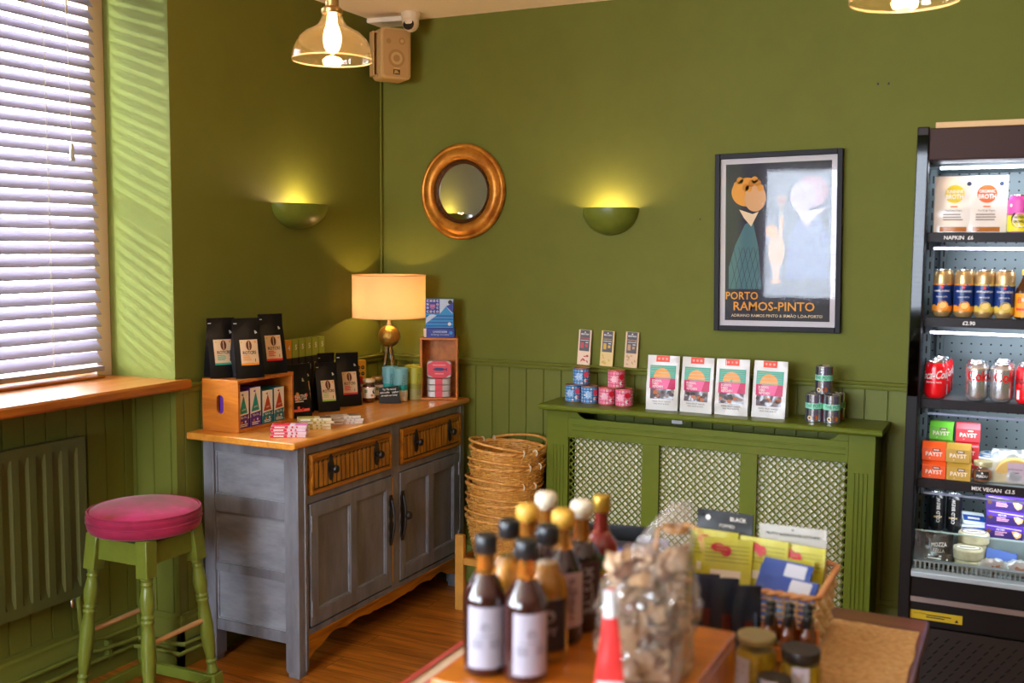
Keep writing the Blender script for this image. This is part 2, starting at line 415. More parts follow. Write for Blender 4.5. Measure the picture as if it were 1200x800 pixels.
# pipe boxing in the ceiling corner and the painted cable run down the corner
b = MB(); b.prism([(XL, 4.30), (XL, 4.17), (-2.62, 4.19), (-2.60, 4.30)], ZC-.022, ZC, CEIL, 'xy'); struct(b, 'trim_5', bevel=.006)
b = MB(); b.tube([(XL+.006, YB-.020, 1.07), (XL+.006, YB-.020, 2.61)], .005, PAINT, 8); struct(b, 'trim_6')
# heating pipes along the skirting
b = MB()
b.tube([(-2.972, .8, .118), (-2.972, 2.62, .118), (-2.965, 2.66, .11), (-2.955, 2.84, .10), (-2.93, 2.855, .10), (-2.80, 2.853, .10), (-2.75, 2.87, .10), (-2.747, 2.95, .10)], .0085, PANEL, 10)
b.tube([(-2.972, .8, .070), (-2.972, 2.83, .070), (-2.93, 2.84, .070), (-2.747, 2.845, .070), (-2.742, 2.95, .070)], .0085, PANEL, 10)
b.tube([(-2.945, 2.565, .345), (-2.945, 2.575, .20), (-2.955, 2.60, .165), (-2.96, 2.70, .15), (-2.95, 2.84, .15)], .0085, PANEL, 10)
b.tube([(-2.755, 2.90, .10), (-2.755, 2.99, .10)], .009, BLACK, 10)
for y in (1.4, 2.2, 2.72): b.box(-2.988, y-.008, .06, -2.965, y+.008, .13, PANEL)
struct(b, 'trim_7')

# ---- window 1: frame, glass, sill, blind
PINE = wood('varnished_pine', '#b26a1e', '#8a4a10', axis=1, scale=1.2, rough=.35, stretch=12, coat=.3)
WINF = mat('cream_window_gloss', '#cdb8a4', .4)
UPVC = mat('white_window_frame', '#e4e0da', .35)
win = bpy.data.objects.new('window_1', None); COL.objects.link(win); win['kind'] = 'structure'
b = MB()
b.box(-3.245, 2.835, 1.085, -3.118, 2.905, 2.61, WINF); b.box(-3.245, 1.95, 1.085, -3.145, 2.01, 2.61, WINF)
b.box(-3.245, 2.01, 2.57, -3.145, 2.835, 2.61, WINF); b.box(-3.245, 2.01, 1.085, -3.165, 2.835, 1.125, WINF)
b.box(-3.235, 2.01, 1.78, -3.20, 2.835, 1.82, WINF)
b.build('window_frame', win, bevel=.003)
b = MB(); b.box(-3.222, 2.01, 1.12, -3.218, 2.835, 2.57, CLEAR); b.build('window_glass', win)
b = MB()
b.prism([(-3.165, 1.050), (-2.765, 1.050), (-2.758, 1.058), (-2.758, 1.078), (-2.765, 1.086), (-3.165, 1.086)], 1.951, 2.904, PINE, 'xz')
b.prism([(-2.799, 1.050), (-2.765, 1.050), (-2.758, 1.058), (-2.758, 1.078), (-2.765, 1.086), (-2.799, 1.086)], 2.904, 2.945, PINE, 'xz')
b.prism([(-3.165, 1.086), (-3.065, 1.086), (-3.060, 1.090), (-3.060, 1.096), (-3.165, 1.098)], 1.951, 2.82, PINE, 'xz')
b.build('window_sill', win)
# venetian blind
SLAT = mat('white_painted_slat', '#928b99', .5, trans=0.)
bl = thing('venetian_blind', 'white wooden slatted blind pulled down over the window on the left', 'blind', (-3.10, 2.425, 1.14))
tilt = radians(49); npitch = .0447; nsl = 32
for k in range(nsl):
    b = MB(); zc = .022+k*npitch; prof = []
    for i in range(5):
        s = (i/4-.5)*.050; c = .0022*(1-(2*i/4-1)**2)
        prof.append((s*cos(tilt)+c*sin(tilt), -s*sin(tilt)+c*cos(tilt)))
    low = [(a-.0028*sin(tilt), z-.0028*cos(tilt)) for a, z in reversed(prof)]
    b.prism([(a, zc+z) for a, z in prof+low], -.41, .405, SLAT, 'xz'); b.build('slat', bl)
b = MB(); b.box(-.028, -.41, -.030, .028, .405, -.010, SLAT); b.build('bottom_rail', bl, bevel=.003)
b = MB(); b.box(-.03, -.41, 1.32+.10, .03, .405, 1.32+.145, SLAT); b.build('head_rail', bl, bevel=.003)
CORD = mat('cream_cord', '#d8d0c0', .8)
for y in (.18, -.25):
    b = MB()
    for x in (-.026, .026): b.tube([(x*.8, y, -.01), (x*.8, y, 1.36)], .0009, CORD, 5)
    b.tube([(.012, y+.012, -.01), (.012, y+.012, 1.36)], .0009, CORD, 5)
    for k in range(nsl): b.tube([(-.022, y, .022+k*npitch+.014), (.022, y, .022+k*npitch-.021)], .0007, CORD, 4)
    b.build('ladder_cord', bl)
b = MB(); b.tube([(.045, .260, 1.38), (.045, .260, 1.24)], .0035, CORD, 8); b.tube([(.045, .260, 1.24), (.046, .265, .80)], .0011, CORD, 6); pc = b.build('pull_cord', bl)
b = MB(); b.M = T(.046, .265, .735); b.lathe([(.0, 0), (.0095, 0), (.0100, .004), (.0070, .05), (.004, .062), (0, .064)], mat('silver_tassel', '#b8b8ba', .3, metal=.7), 14); b.build('cord_tassel', pc)

# windows behind the photographer, in the rear wall and, added for daylight, the left wall
def rear_window(n, x0, x1, z0, z1, blind):
    e = bpy.data.objects.new('window_%d' % n, None); COL.objects.link(e); e['kind'] = 'structure'
    b = MB()
    for a, c in ((x0, x0+.06), (x1-.06, x1)): b.box(a, -3.12, z0, c, -3.05, z1, UPVC)
    for a, c in ((z0, z0+.06), (z1-.06, z1)): b.box(x0, -3.12, a, x1, -3.05, c, UPVC)
    b.box((x0+x1)/2-.03, -3.12, z0, (x0+x1)/2+.03, -3.05, z1, UPVC); b.build('window_frame', e)
    if blind:
        b = MB(); z = z0+.08
        while z < z1-.05:
            b.add([(x0+.02, -3.040, z+.006), (x1-.02, -3.040, z+.006), (x1-.02, -2.995, z-.006), (x0+.02, -2.995, z-.006)], [(0, 1, 2, 3)], SLAT); z += .0447
        b.build('window_blind', e)
rear_window(2, -2.65, -.72, 1.0, 2.5, True)
e = bpy.data.objects.new('window_3', None); COL.objects.link(e); e['kind'] = 'structure'  # unseen window, added and sized to bring in side daylight
b = MB()
for y in (-2.8, -1.23, .34): b.box(-3.2, y, 1.0, -3.12, y+.06, 2.5, UPVC)
for z in (1.0, 2.44):
    for y in (-2.74, -1.17): b.box(-3.2, y, z, -3.12, y+1.51, z+.06, UPVC)
b.build('window_frame', e)

# double socket low on the left wall, beside the sideboard
b = MB(); b.box(-2.79, 2.965, .30, -2.781, 3.05, .385, mat('grey_green_socket', '#5d6450', .4)); tagp(b.build('wall_socket', bevel=.003), 'small grey-green wall socket low on the panelling behind the bar stool', 'socket')

# ---- radiator under the window
RADM = mat('olive_radiator_enamel', (.085, .095, .026), .35, spec=.3)
rad = thing('radiator', 'dark olive ribbed panel radiator under the window sill', 'radiator', (-2.975, 1.72, .345))
b = MB(); y0, y1, h = -.82, .895, .565; prof = []
n = int((y1-y0)/.0667); p = (y1-y0-.05)/n
rows = [(.0, .0), (.035, .0), (.065, 1), (h-.065, 1), (h-.035, .0), (h, .0)]
ys = [(y0, 0)]
for k in range(n):
    c = y0+.025+p*(k+.5); ys += [(c-.020, 0), (c-.013, 1), (c+.013, 1), (c+.020, 0)]
ys.append((y1, 0))
vs = [(.034+(-.011 if (g and q) else 0), y, z) for z, g in rows for y, q in ys]; m_ = len(ys)
b.add(vs, [(i*m_+j, i*m_+j+1, (i+1)*m_+j+1, (i+1)*m_+j) for i in range(len(rows)-1) for j in range(m_-1)], RADM)
b.box(.012, y0, 0, .0338, y1, .004, RADM); b.box(.012, y0, h-.004, .0338, y1, h, RADM); b.box(.012, y0, 0, .0338, y0+.004, h, RADM); b.box(.012, y1-.004, 0, .0338, y1, h, RADM)
b.build('front_panel', rad, angle=25)
b = MB(); b.box(-.022, y0+.01, .01, -.012, y1-.01, h-.01, RADM); b.build('rear_panel', rad)
b = MB()
b.box(-.012, y0+.003, h-.006, .012, y1-.003, h-.003, mat('radiator_grille', (.10, .12, .04), .4, bump=(300, 1.))) 
b.box(-.022, y0, 0, .034, y0+.003, h, RADM); b.box(-.022, y1-.003, 0, .034, y1, h, RADM)
b.build('top_grille', rad)
b = MB(); b.M = T(.0, y1-.05, -.045); b.lathe([(.008, 0), (.012, .005), (.012, .03), (.008, .045)], mat('chrome', (.7, .7, .7), .15, metal=1.), 12); b.build('valve', rad)

# ---- radiator cover against the back wall
rc = thing('radiator_cover', 'olive green radiator cover with lattice panels and a shelf along the back wall', 'radiator cover', (-1.145, 4.29, 0))
X0, X1, F = -.678, .672, -.205
b = MB()
zt = .885
for x0, x1 in ((X0, X0+.10), (X1-.085-.012, X1)):                          # fluted stiles
    b.box(x0, F, 0, x1, F+.018, zt, GLOSSG)
b.box(X0+.10, F, .775, X1-.097, F+.018, .858, GLOSSG)
b.box(X0+.10, F, .0, X1-.097, F+.018, .20, GLOSSG)
b.prism([(X0+.10, .858), (X0+.10, zt), (X0+.14, zt), (X0+.155, .869), (X0+.175, .858)], F, F+.018, GLOSSG)
b.prism([(X1-.17, .858), (X1-.15, .869), (X1-.135, zt), (X1-.097, zt), (X1-.097, .858)], F, F+.018, GLOSSG)
for a, c in ((-.245, -.172), (.164, .231)): b.box(a, F, .20, c, F+.018, .776, GLOSSG)
for x in (X0, X1-.016): b.box(x, F+.018, 0, x+.016, -.001, zt, GLOSSG)
# raised bead on the top rail and flutes on the stiles
b.box(X0+.12, F-.004, .826, X1-.11, F, .833, GLOSSG); b.box(X0+.12, F-.004, .806, X1-.11, F, .809, GLOSSG)
for s0 in (X0+.026, X1-.078):
    for k in range(4): b.box(s0+k*.0155, F-.004, .05, s0+k*.0155+.008, F, .74, GLOSSG)
b.build('frame', rc, bevel=.0015)
b = MB(); b.prism([(F-.040, .892), (F-.046, .899), (F-.046, .909), (F-.040, .916), (.0, .916), (.0, .892)], X0-.022, X1+.028, GLOSSG, 'yz'); b.build('shelf_top', rc, bevel=.002)
b = MB(); b.box(-.13, F+.03, .866, -.085, F+.04, .88, mat('grey_bleed_label', '#b9bcc4', .5)); b.build('radiator_label', rc)
def lattice(x0, x1, z0, z1, name):
    b = MB(); s = .0292; wv = .0056; y = F+.012
    def clip(c, sg):   # line z = sg*x + c inside rect
        pts = []
        for x in (x0, x1):
            z = sg*x+c
            if z0 <= z <= z1: pts.append((x, z))
        for z in (z0, z1):
            x = sg*(z-c)
            if x0 < x < x1: pts.append((x, z))
        return pts[:2] if len(pts) >= 2 else None
    for sg in (1, -1):
        c = z0-x1-.2 if sg > 0 else z0+x0-.2
        c = floor(c/s)*s
        while c < z1+max(abs(x0), abs(x1))+.2:
            q = clip(c, sg)
            if q and abs(q[0][0]-q[1][0]) > .003:
                (ax, az), (bx, bz) = sorted(q); w2 = wv*.7071
                nx, nz = (-sg*w2*.5*1.0, w2*.5) if True else 0
                yy = y if sg > 0 else y+.0022
                b.add([(ax+nx, yy, az+nz), (bx+nx, yy, bz+nz), (bx-nx, yy, bz-nz), (ax-nx, yy, az-nz),
                       (ax+nx, yy+.002, az+nz), (bx+nx, yy+.002, bz+nz), (bx-nx, yy+.002, bz-nz), (ax-nx, yy+.002, az-nz)],
                      [(3, 2, 1, 0), (4, 5, 6, 7), (0, 1, 5, 4), (2, 3, 7, 6)], GLOSSG)
            c += s*1.0
    b.build(name, rc)
for a, c in ((X0+.10, -.245), (-.172, .164), (.231, X1-.097)): lattice(a, c, .20, .775, 'lattice_panel')
# the pale panel radiator behind the lattice
RW = mat('old_white_radiator', '#f6f4ec', .5)
ir = thing('radiator', 'off-white panel radiator seen through the green lattice', 'radiator', (-1.145, 4.139, .12))
b = MB(); b.box(-.56, -.02, .03, .56, .0, .67, RW)
for k in range(27): x = -.54+k*.0408; b.box(x, -.026, .06, x+.022, -.02, .64, RW)
b.build('front_panel', ir, bevel=.002)
b = MB(); b.box(-.56, .02, .03, .56, .035, .67, RW)
for x in (-.4, .4): b.box(x-.02, .035, .1, x+.02, .07, .6, RW)
for x in (-.5, .5): b.tube([(x, .01, -.119), (x, .01, .03)], .011, RW, 10)
b.build('rear_panel', ir)
# ================================================================== sideboard
GREY = mat('distressed_grey_paint', '#7d7f88', .42, spec=.45, noise=(7, .45), bump=(30, .15), c2='#65646b', nscale=(2, 2, .5))
GREYL = mat('worn_grey_paint', '#8f929c', .45, noise=(9, .4), c2='#74757e', bump=(30, .15), nscale=(.6, .6, 2))
OCHRE = wood('ochre_stained_oak', '#c07a18', '#7a4308', axis=1, scale=2, rough=.4, stretch=9)
OCHREZ = wood('ochre_stained_oak_upright', '#c98a2a', '#7a4a10', axis=2, scale=2, rough=.4, stretch=9)
OAKD = mat('dark_wax_in_grooves', '#221407', .5)
TOPW = wood('honey_wood_top', '#e09a3a', '#c0762a', axis=1, scale=1.5, rough=.3, stretch=12, coat=.3, bumps=.03)
sb = thing('sideboard', 'grey distressed wooden sideboard with honey top and ochre carved drawers in the corner', 'sideboard', (-2.54, 3.61, 0))
sx, sy = -2.54, 3.61
def L(x, y): return x-sx, y-sy
bx0, bx1, by0, by1 = -2.752-sx, -2.311-sx, 2.990-sy, 4.235-sy
zt = .858
b = MB()   # carcass behind the face frame
b.box(bx0+.01, by0+.02, .145, bx1-.03, by1-.02, .165, GREY); b.box(bx0+.005, by0+.02, .145, bx0+.015, by1-.02, zt, GREY)
b.box(bx0+.01, by1-.02, .145, bx1-.02, by1-.008, zt, GREY)
# face frame
ym = 3.642-sy
b.box(bx1-.022, by0+.04, .825, bx1-.002, by1-.04, zt, GREY)
b.box(bx1-.022, by0+.04, .642, bx1-.002, by1-.04, .670, GREY)
b.box(bx1-.024, ym-.030, .15, bx1-.0012, ym+.030, zt, GREY)
b.box(bx1-.022, by0+.04, .140, bx1-.002, by1-.04, .170, GREY)
b.box(bx1-.20, by0+.03, .66, bx1-.03, by1-.03, .70, GREY)
b.build('carcass', sb, bevel=.002)
b = MB(); b.prism([(bx0-.038, .858), (bx1+.012, .858), (bx1+.024, .866), (bx1+.024, .878), (bx1+.016, .885), (bx0-.038, .885)], by0-.045, by1+.012, TOPW, 'xz')
b.build('tabletop', sb, bevel=.004)
for x0, x1 in ((bx0, bx0+.050), (bx1-.062, bx1)):
    for y0, y1 in ((by0, by0+.058), (by1-.058, by1)):
        b = MB()
        b.box(x0, y0, .02, x1, y1, zt, GREY); b.box(x0+.006, y0+.006, 0, x1-.006, y1-.006, .02, GREY)
        if x1 == bx1:                                   # scratched bead running down the front leg
            yy = y0+.040 if y0 == by0 else y0+.018
            b.tube([(x1, yy, .02), (x1, yy, zt)], .004, GREYL, 6)
        b.build('leg', sb, bevel=.003)
b = MB()   # side of three fielded panels
for z0, z1 in ((.125, .167), (.355, .388), (.585, .650), (.815, .858)): b = MB(); b.box(bx0+.050, by0+.006, z0, bx1-.062, by0+.024, z1, GREY); b.build('side_rail', sb, bevel=.002)
for z0, z1 in ((.167, .355), (.388, .585), (.650, .815)):
    b = MB(); b.box(bx0+.045, by0+.018, z0, bx1-.055, by0+.028, z1, GREYL)
    fr = .012
    xa, xb = bx0+.05, bx1-.062
    b.prism([(z0, by0+.018), (z0, by0+.008), (z0+fr, by0+.018)], xa, xb, GREY, 'yz') if False else None
    for (a, c, d, e2) in ((xa, z0, xb, z0+.006), (xa, z1-.006, xb, z1), (xa, z0, xa+.006, z1), (xb-.006, z0, xb, z1)): b.box(a, by0+.011, c, d, by0+.019, e2, GREYL)
    b.build('side_panel', sb, bevel=.0015)
def drawer(ya, yb):
    z0, z1 = .672, .822; x = bx1; b = MB()
    b.box(x-.02, ya, z0, x+.004, yb, z1, OCHRE)
    b.box(x+.004, ya+.002, z1-.014, x+.010, yb-.002, z1-.003, OCHRE); b.box(x+.004, ya+.002, z0+.003, x+.010, yb-.002, z0+.014, OCHRE)
    b.box(x+.004, ya+.002, z0+.014, x+.010, ya+.012, z1-.014, OCHRE); b.box(x+.004, yb-.012, z0+.014, x+.010, yb-.002, z1-.014, OCHRE)
    b.box(x+.0035, ya+.014, z0+.016, x+.0048, yb-.014, z1-.030, OAKD)
    b.box(x+.004, ya+.014, z1-.028, x+.006, yb-.014, z1-.020, OCHRE)
    n = 18; w0 = (yb-ya-.032)/n
    for k in range(n):
        c = ya+.016+w0*(k+.5); hw = w0*.34; zc = z1-.034-hw
        poly = [(c-hw, z0+.022), (c+hw, z0+.022), (c+hw, zc)]+[(c+hw*cos(a), zc+hw*sin(a)) for a in (pi*.25, pi*.5, pi*.75)]+[(c-hw, zc)]
        b.prism(poly, x+.0045, x+.0085, OCHREZ, 'yz')
        ring = [(x+.0075, c+w0*.46*cos(a), zc+w0*.46*sin(a)) for a in [pi*i/8 for i in range(9)]]
        b.tube(ring, .0012, OCHREZ, 4)
    d = b.build('drawer', sb, bevel=.0008)
    for f in (.215, .785):
        c = ya+(yb-ya)*f; k = MB(); zc = .758
        k.prism([(c-.010, zc-.045), (c, zc-.052), (c+.010, zc-.045), (c+.014, zc-.02), (c+.020, zc), (c+.014, zc+.018), (c+.008, zc+.040), (c, zc+.050), (c-.008, zc+.040), (c-.014, zc+.018), (c-.020, zc), (c-.014, zc-.02)], x+.008, x+.013, IRON, 'yz')
        k.M = T(x+.012, c, zc-.006) @ RY(90); k.lathe([(.0055, 0), (.0055, .010), (.014, .014), (.0165, .021), (.013, .029), (.0, .032)], IRON, 18)
        k.build('drawer_knob', d, bevel=.001)
drawer(3.062-sy, 3.602-sy); drawer(3.682-sy, 4.190-sy)
def door(ya, yb, hinge_left):
    z0, z1 = .178, .638; x = bx1; b = MB(); f = .045; mid = (ya+yb)/2
    for a, c in ((ya, ya+f), (yb-f, yb), (mid-.022, mid+.022)): b.box(x-.018, a, z0, x+.003, c, z1, GREY)
    for a, c in ((z0, z0+.055), (z1-.052, z1)):
        for p_, q_ in ((ya+f, mid-.022), (mid+.022, yb-f)): b.box(x-.018, p_, a, x+.003, q_, c, GREY)
    b.build('door_frame', None)
    d = bpy.data.objects[-1] if False else [o for o in COL.objects if o.name.startswith('door_frame') and o.parent is None][-1]
    d.name = 'door'; d.parent = sb
    bv = d.modifiers.new('bevel', 'BEVEL'); bv.width = .002; bv.segments = 2; bv.limit_method = 'ANGLE'
    for a, c in ((ya+f, mid-.022), (mid+.022, yb-f)):
        p = MB(); p.box(x-.014, a, z0+.05, x-.008, c, z1-.05, GREY)
        for (u0, v0, u1, v1) in ((a, z0+.055, c, z0+.061), (a, z1-.058, c, z1-.052), (a, z0+.055, a+.006, z1-.052), (c-.006, z0+.055, c, z1-.052)): p.box(x-.010, u0, v0, x-.001, u1, v1, GREYL)
        p.build('door_panel', d, bevel=.0015)
    for z in ((.245), (.565)):
        h = MB(); yy = ya+.003 if hinge_left else yb-.003; h.tube([(x+.004, yy, z-.03), (x+.004, yy, z+.03)], .004, GREYL, 8); h.build('hinge', d)
    h = MB(); c = yb-.014 if hinge_left else ya+.012; zc = .455
    prof = []
    for k in range(25):
        t = k/24; z = zc-.105+.21*t; wv = .008+.006*abs(sin(t*pi*4))*(1 if .08 < t < .92 else .4); prof.append((c+wv, z))
    poly = prof+[(2*c-a, z) for a, z in reversed(prof)]
    h.prism(poly, x+.003, x+.008, IRON, 'yz')
    h.tube([(x+.010, c, zc-.085), (x+.020, c, zc-.04), (x+.022, c, zc), (x+.020, c, zc+.04), (x+.010, c, zc+.085)], [.004, .006, .0045, .006, .004], IRON, 8)
    if not hinge_left: h.M = T(x+.006, c+.006, zc+.002) @ RY(90); h.lathe([(.006, 0), (.006, .016), (.015, .020), (.018, .028), (.013, .038), (0, .040)], IRON, 18)
    h.build('door_handle', d)
door(3.060-sy, 3.612-sy, True); door(3.675-sy, 4.180-sy, False)
b = MB(); b.box(bx1-.002, 3.6165-sy, .19, bx1+.001, 3.6225-sy, .63, mat('bare_pine_edge', '#d09a50', .6)); b.build('bare_edge_strip', sb)
b = MB(); ya, yb = by0+.058, by1-.058; pts = []
N = 60
for k in range(N+1):
    t = k/N; u = abs(2*t-1)
    z = .108-.050*max(0, (u-.72)/.28)**1.2 + .012*abs(sin(u*pi*3.5))*(1 if .2 < u < .95 else .3)-.008*(1-u)
    if u > .97: z = .058
    pts.append((ya+(yb-ya)*t, z))
b.prism(pts+[(yb, .142), (ya, .142)], bx1-.018, bx1-.003, OCHRE, 'yz'); b.box(bx1-.02, ya, .142, bx1+.002, yb, .150, OCHRE); b.build('apron', sb)

# ================================================================== bar stool
st = thing('bar_stool', 'green turned-leg bar stool with a round pink velvet seat beneath the window', 'stool', (-2.61, 2.555, 0), 14)
VEL = mat('pink_velvet', '#a8284e', .75, spec=.2, noise=(4.5, .5), c2='#7a1c3c', sheen=.25, bump=(40, .15))
VELT = mat('highlit_pink_velvet', '#c02c6a', .7, spec=.2, noise=(7, .5), c2='#8e3434', sheen=.3, bump=(30, .2))  # seat top: magenta sheen and highlights put into the colour
SH = .71
b = MB(); r = .183
prof = [(0, SH-.072), (r-.014, SH-.072), (r-.004, SH-.066), (r, SH-.052), (r+.001, SH-.040), (r-.002, SH-.036), (r-.001, SH-.030), (r+.003, SH-.022), (r+.001, SH-.012), (r-.004, SH-.008)]
b.lathe(prof[1:]+[(r-.006, SH-.006)], VEL, 56)
se = b.build('seat', st, angle=60)
b = MB(); b.lathe([(r-.006, SH-.008), (r-.012, SH-.002), (r-.035, SH+.005), (r*.5, SH+.010), (1e-8, SH+.011)], VELT, 56); b.build('seat_top', se, angle=60)
b = MB(); b.tube([((r-.003)*cos(a), (r-.003)*sin(a), SH-.006) for a in [2*pi*k/72 for k in range(72)]], .0038, VEL, 8, closed=True)
b.tube([((r+.001)*cos(a), (r+.001)*sin(a), SH-.038) for a in [2*pi*k/72 for k in range(72)]], .0028, VEL, 8, closed=True); b.build('piping', se)
def leg_axis(a, z):   # radius at height z: splayed
    rr = .150+(.222-.150)*(1-(z)/(SH-.07)); return Vector((rr*cos(a), rr*sin(a), z))
A0 = [radians(-45-14+0), radians(45-14), radians(135-14), radians(225-14)]
A0 = [radians(x) for x in (-58, 32, 122, 212)]
for a in A0:
    b = MB(); top = leg_axis(a, SH-.072); bot = leg_axis(a, 0); ax = (top-bot); Ln = ax.length; ax.normalize()
    q = Vector((0, 0, 1)).rotation_difference(ax).to_matrix().to_4x4()
    b.M = Matrix.Translation(bot) @ q @ RZ(math.degrees(a)+45)
    s = .024
    b.box(-s, -s, Ln-.125, s, s, Ln-.004, STOOLG)                                        # square block at the seat
    b.lathe([(s*.9, Ln-.125), (.018, Ln-.137), (.0165, Ln-.140), (.021, Ln-.146), (.0165, Ln-.152), (.019, Ln-.165), (.0245, Ln-.200), (.021, Ln-.235), (.018, Ln-.245), (.023, Ln-.252), (.018, Ln-.259), (.023, Ln-.268), (.018, Ln-.276),
             (.0205, Ln-.30), (.0245, Ln-.36), (.022, Ln-.43), (.016, Ln-.475), (.015, Ln-.483), (.0215, Ln-.489), (.015, Ln-.496), (.018, Ln-.515), (.022, .115), (.019, .108)], STOOLG, 20)
    b.box(-s*.95, -s*.95, .045, s*.95, s*.95, .108, STOOLG)
    b.lathe([(.016, .047), (.013, .036), (.018, .030), (.0235, .018), (.021, .004), (.012, 0)], STOOLG, 18)
    b.build('leg', st, bevel=.004, angle=50)
def bar(b, p, q, w_, h_, m):
    p, q = Vector(p), Vector(q); d = q-p; Ln = d.length; R_ = Vector((1, 0, 0)).rotation_difference(d.normalized()).to_matrix().to_4x4()
    b.M = Matrix.Translation(p) @ R_; b.box(0, -w_/2, -h_/2, Ln, w_/2, h_/2, m); b.M = I4
for i in range(4):
    a, c = A0[i], A0[(i+1) % 4]
    b = MB(); bar(b, leg_axis(a, SH-.125), leg_axis(c, SH-.125), .018, .072, STOOLG); b.build('apron', st, bevel=.002)
    b = MB(); bar(b, leg_axis(a, .078), leg_axis(c, .078), .020, .038, STOOLG); b.build('stretcher', st, bevel=.003)
DOW = mat('pale_dowel_wood', '#c39a6a', .5)
for i, z in ((0, .30), (2, .30)):
    b = MB(); p, q = leg_axis(A0[i], z), leg_axis(A0[(i+1) % 4], z); b.tube([p.lerp(q, .08), p.lerp(q, .93)], .009, DOW, 12); b.build('foot_rest', st)

# ================================================================== basket stack on its stand
WICK = mat('honey_wicker', '#eab45c', .45, spec=.4, noise=(38, .35), c2='#c48434')
WICKL = mat('pale_wicker_rim', '#e2ab5c', .4, noise=(30, .3), c2='#bc7c34')
RAFF = mat('white_handle_loop', '#cdbb9e', .7)
bcx, bcy = -2.006, 4.055
stand = thing('basket_stand', 'low pale wooden stand under the stack of wicker baskets', 'stand', (bcx, bcy, 0))
STW = mat('pale_beech', '#c98f3c', .45, noise=(14, .2))
for x in (-.150, .150):
    for y in (-.135, .135):
        b = MB(); b.box(x-.021, y-.011, 0, x+.021, y+.011, .335, STW); b.build('leg', stand, bevel=.002)
for y in (-.135, .135): b = MB(); b.box(-.13, y-.009, .205, .13, y+.009, .235, STW); b.build('crossbar', stand, bevel=.002)
for x in (-.150, .150): b = MB(); b.box(x-.009, -.124, .205, x+.009, .124, .235, STW); b.build('crossbar', stand, bevel=.002)
def basket():
    r0, r1, h = .118, .163, .195
    t = thing('wicker_basket', '', 'basket', (0, 0, 0))
    b = MB(); ns = 24; rows = 21
    def rad_(z): return r0+(r1-r0)*(z/h)**.8
    for k in range(rows):
        z = .008+(h-.02)*k/(rows-1); pts = []
        n = ns*2
        for i in range(n):
            a = pi*2*i/n; rr = rad_(z)+(.0042 if (i//1+k) % 2 else -.0042)
            pts.append((rr*cos(a), rr*sin(a), z+.0008*sin(i*1.7+k)))
        b.tube(pts, .0043, WICK, 5, closed=True)
    b.lathe([(1e-8, .002), (r0, .002), (r0, .010), (1e-8, .010)], WICK, 30)
    b.build('basket_body', t, angle=70)
    b = MB()
    for i in range(ns):
        a = pi*2*(i+.25)/ns
        b.tube([((rad_(z))*cos(a), (rad_(z))*sin(a), z) for z in (0, h*.35, h*.7, h)], .0040, WICKL, 5)
    b.build('stakes', t, angle=70)['kind'] = 'stuff'
    b = MB()
    for ph in (0, pi, pi/2):
        pts = [((r1+.005*cos(9*a+ph))*cos(a), (r1+.005*cos(9*a+ph))*sin(a), h+.004*sin(9*a+ph)) for a in [2*pi*k/90 for k in range(90)]]
        b.tube(pts, .0062, WICKL, 6, closed=True)
    b.build('rim', t, angle=70)
    for s in (1, -1):       # two folding hoop handles lying on the rim
        b = MB(); pts = []
        for k in range(41):
            u = k/40; a = radians(-152+u*304) if False else pi*(-.44+.88*u)+(0 if s > 0 else pi)
            rr = r1+.006*sin(pi*u)+.002; pts.append((rr*cos(a)*1.0, rr*sin(a), h+.014+.022*sin(pi*u)))
        b.tube(pts, .0058, WICKL, 7); hd = b.build('handle', t, angle=70)
        for e_ in (0, -1):
            p = Vector(pts[e_]); b = MB(); c = Vector((p.x, p.y, p.z-.008)); a = atan2(p.y, p.x)
            ring = [(c.x+.011*cos(q)*cos(a), c.y+.011*cos(q)*sin(a), c.z+.013*sin(q)) for q in [2*pi*i/12 for i in range(12)]]
            b.tube(ring, .0042, RAFF, 5, closed=True); b.build('loop', hd)
    return t
bk = basket()
zr = [.515, .445, .362, .287, .215]
BL = ['topmost wicker basket of the stack, open, beside the sideboard', 'second wicker basket from the top of the stack', 'middle wicker basket of the stack of five', 'fourth wicker basket from the top of the stack', 'lowest wicker basket, resting in the pale wooden stand']
for i, z in enumerate(zr):
    rz_ = (60, 72, 66, 70, 64)[i]; loc = (bcx+(.004, .008, -.004, -.002, -.006)[i], bcy, z)
    if i == 0: bk.location = loc; bk.rotation_euler = (radians(2.0), radians(1.5), radians(rz_)); bk['label'] = BL[0]; bk['group'] = 'nested wicker baskets'
    else: dup(bk, BL[i], loc, rz_)

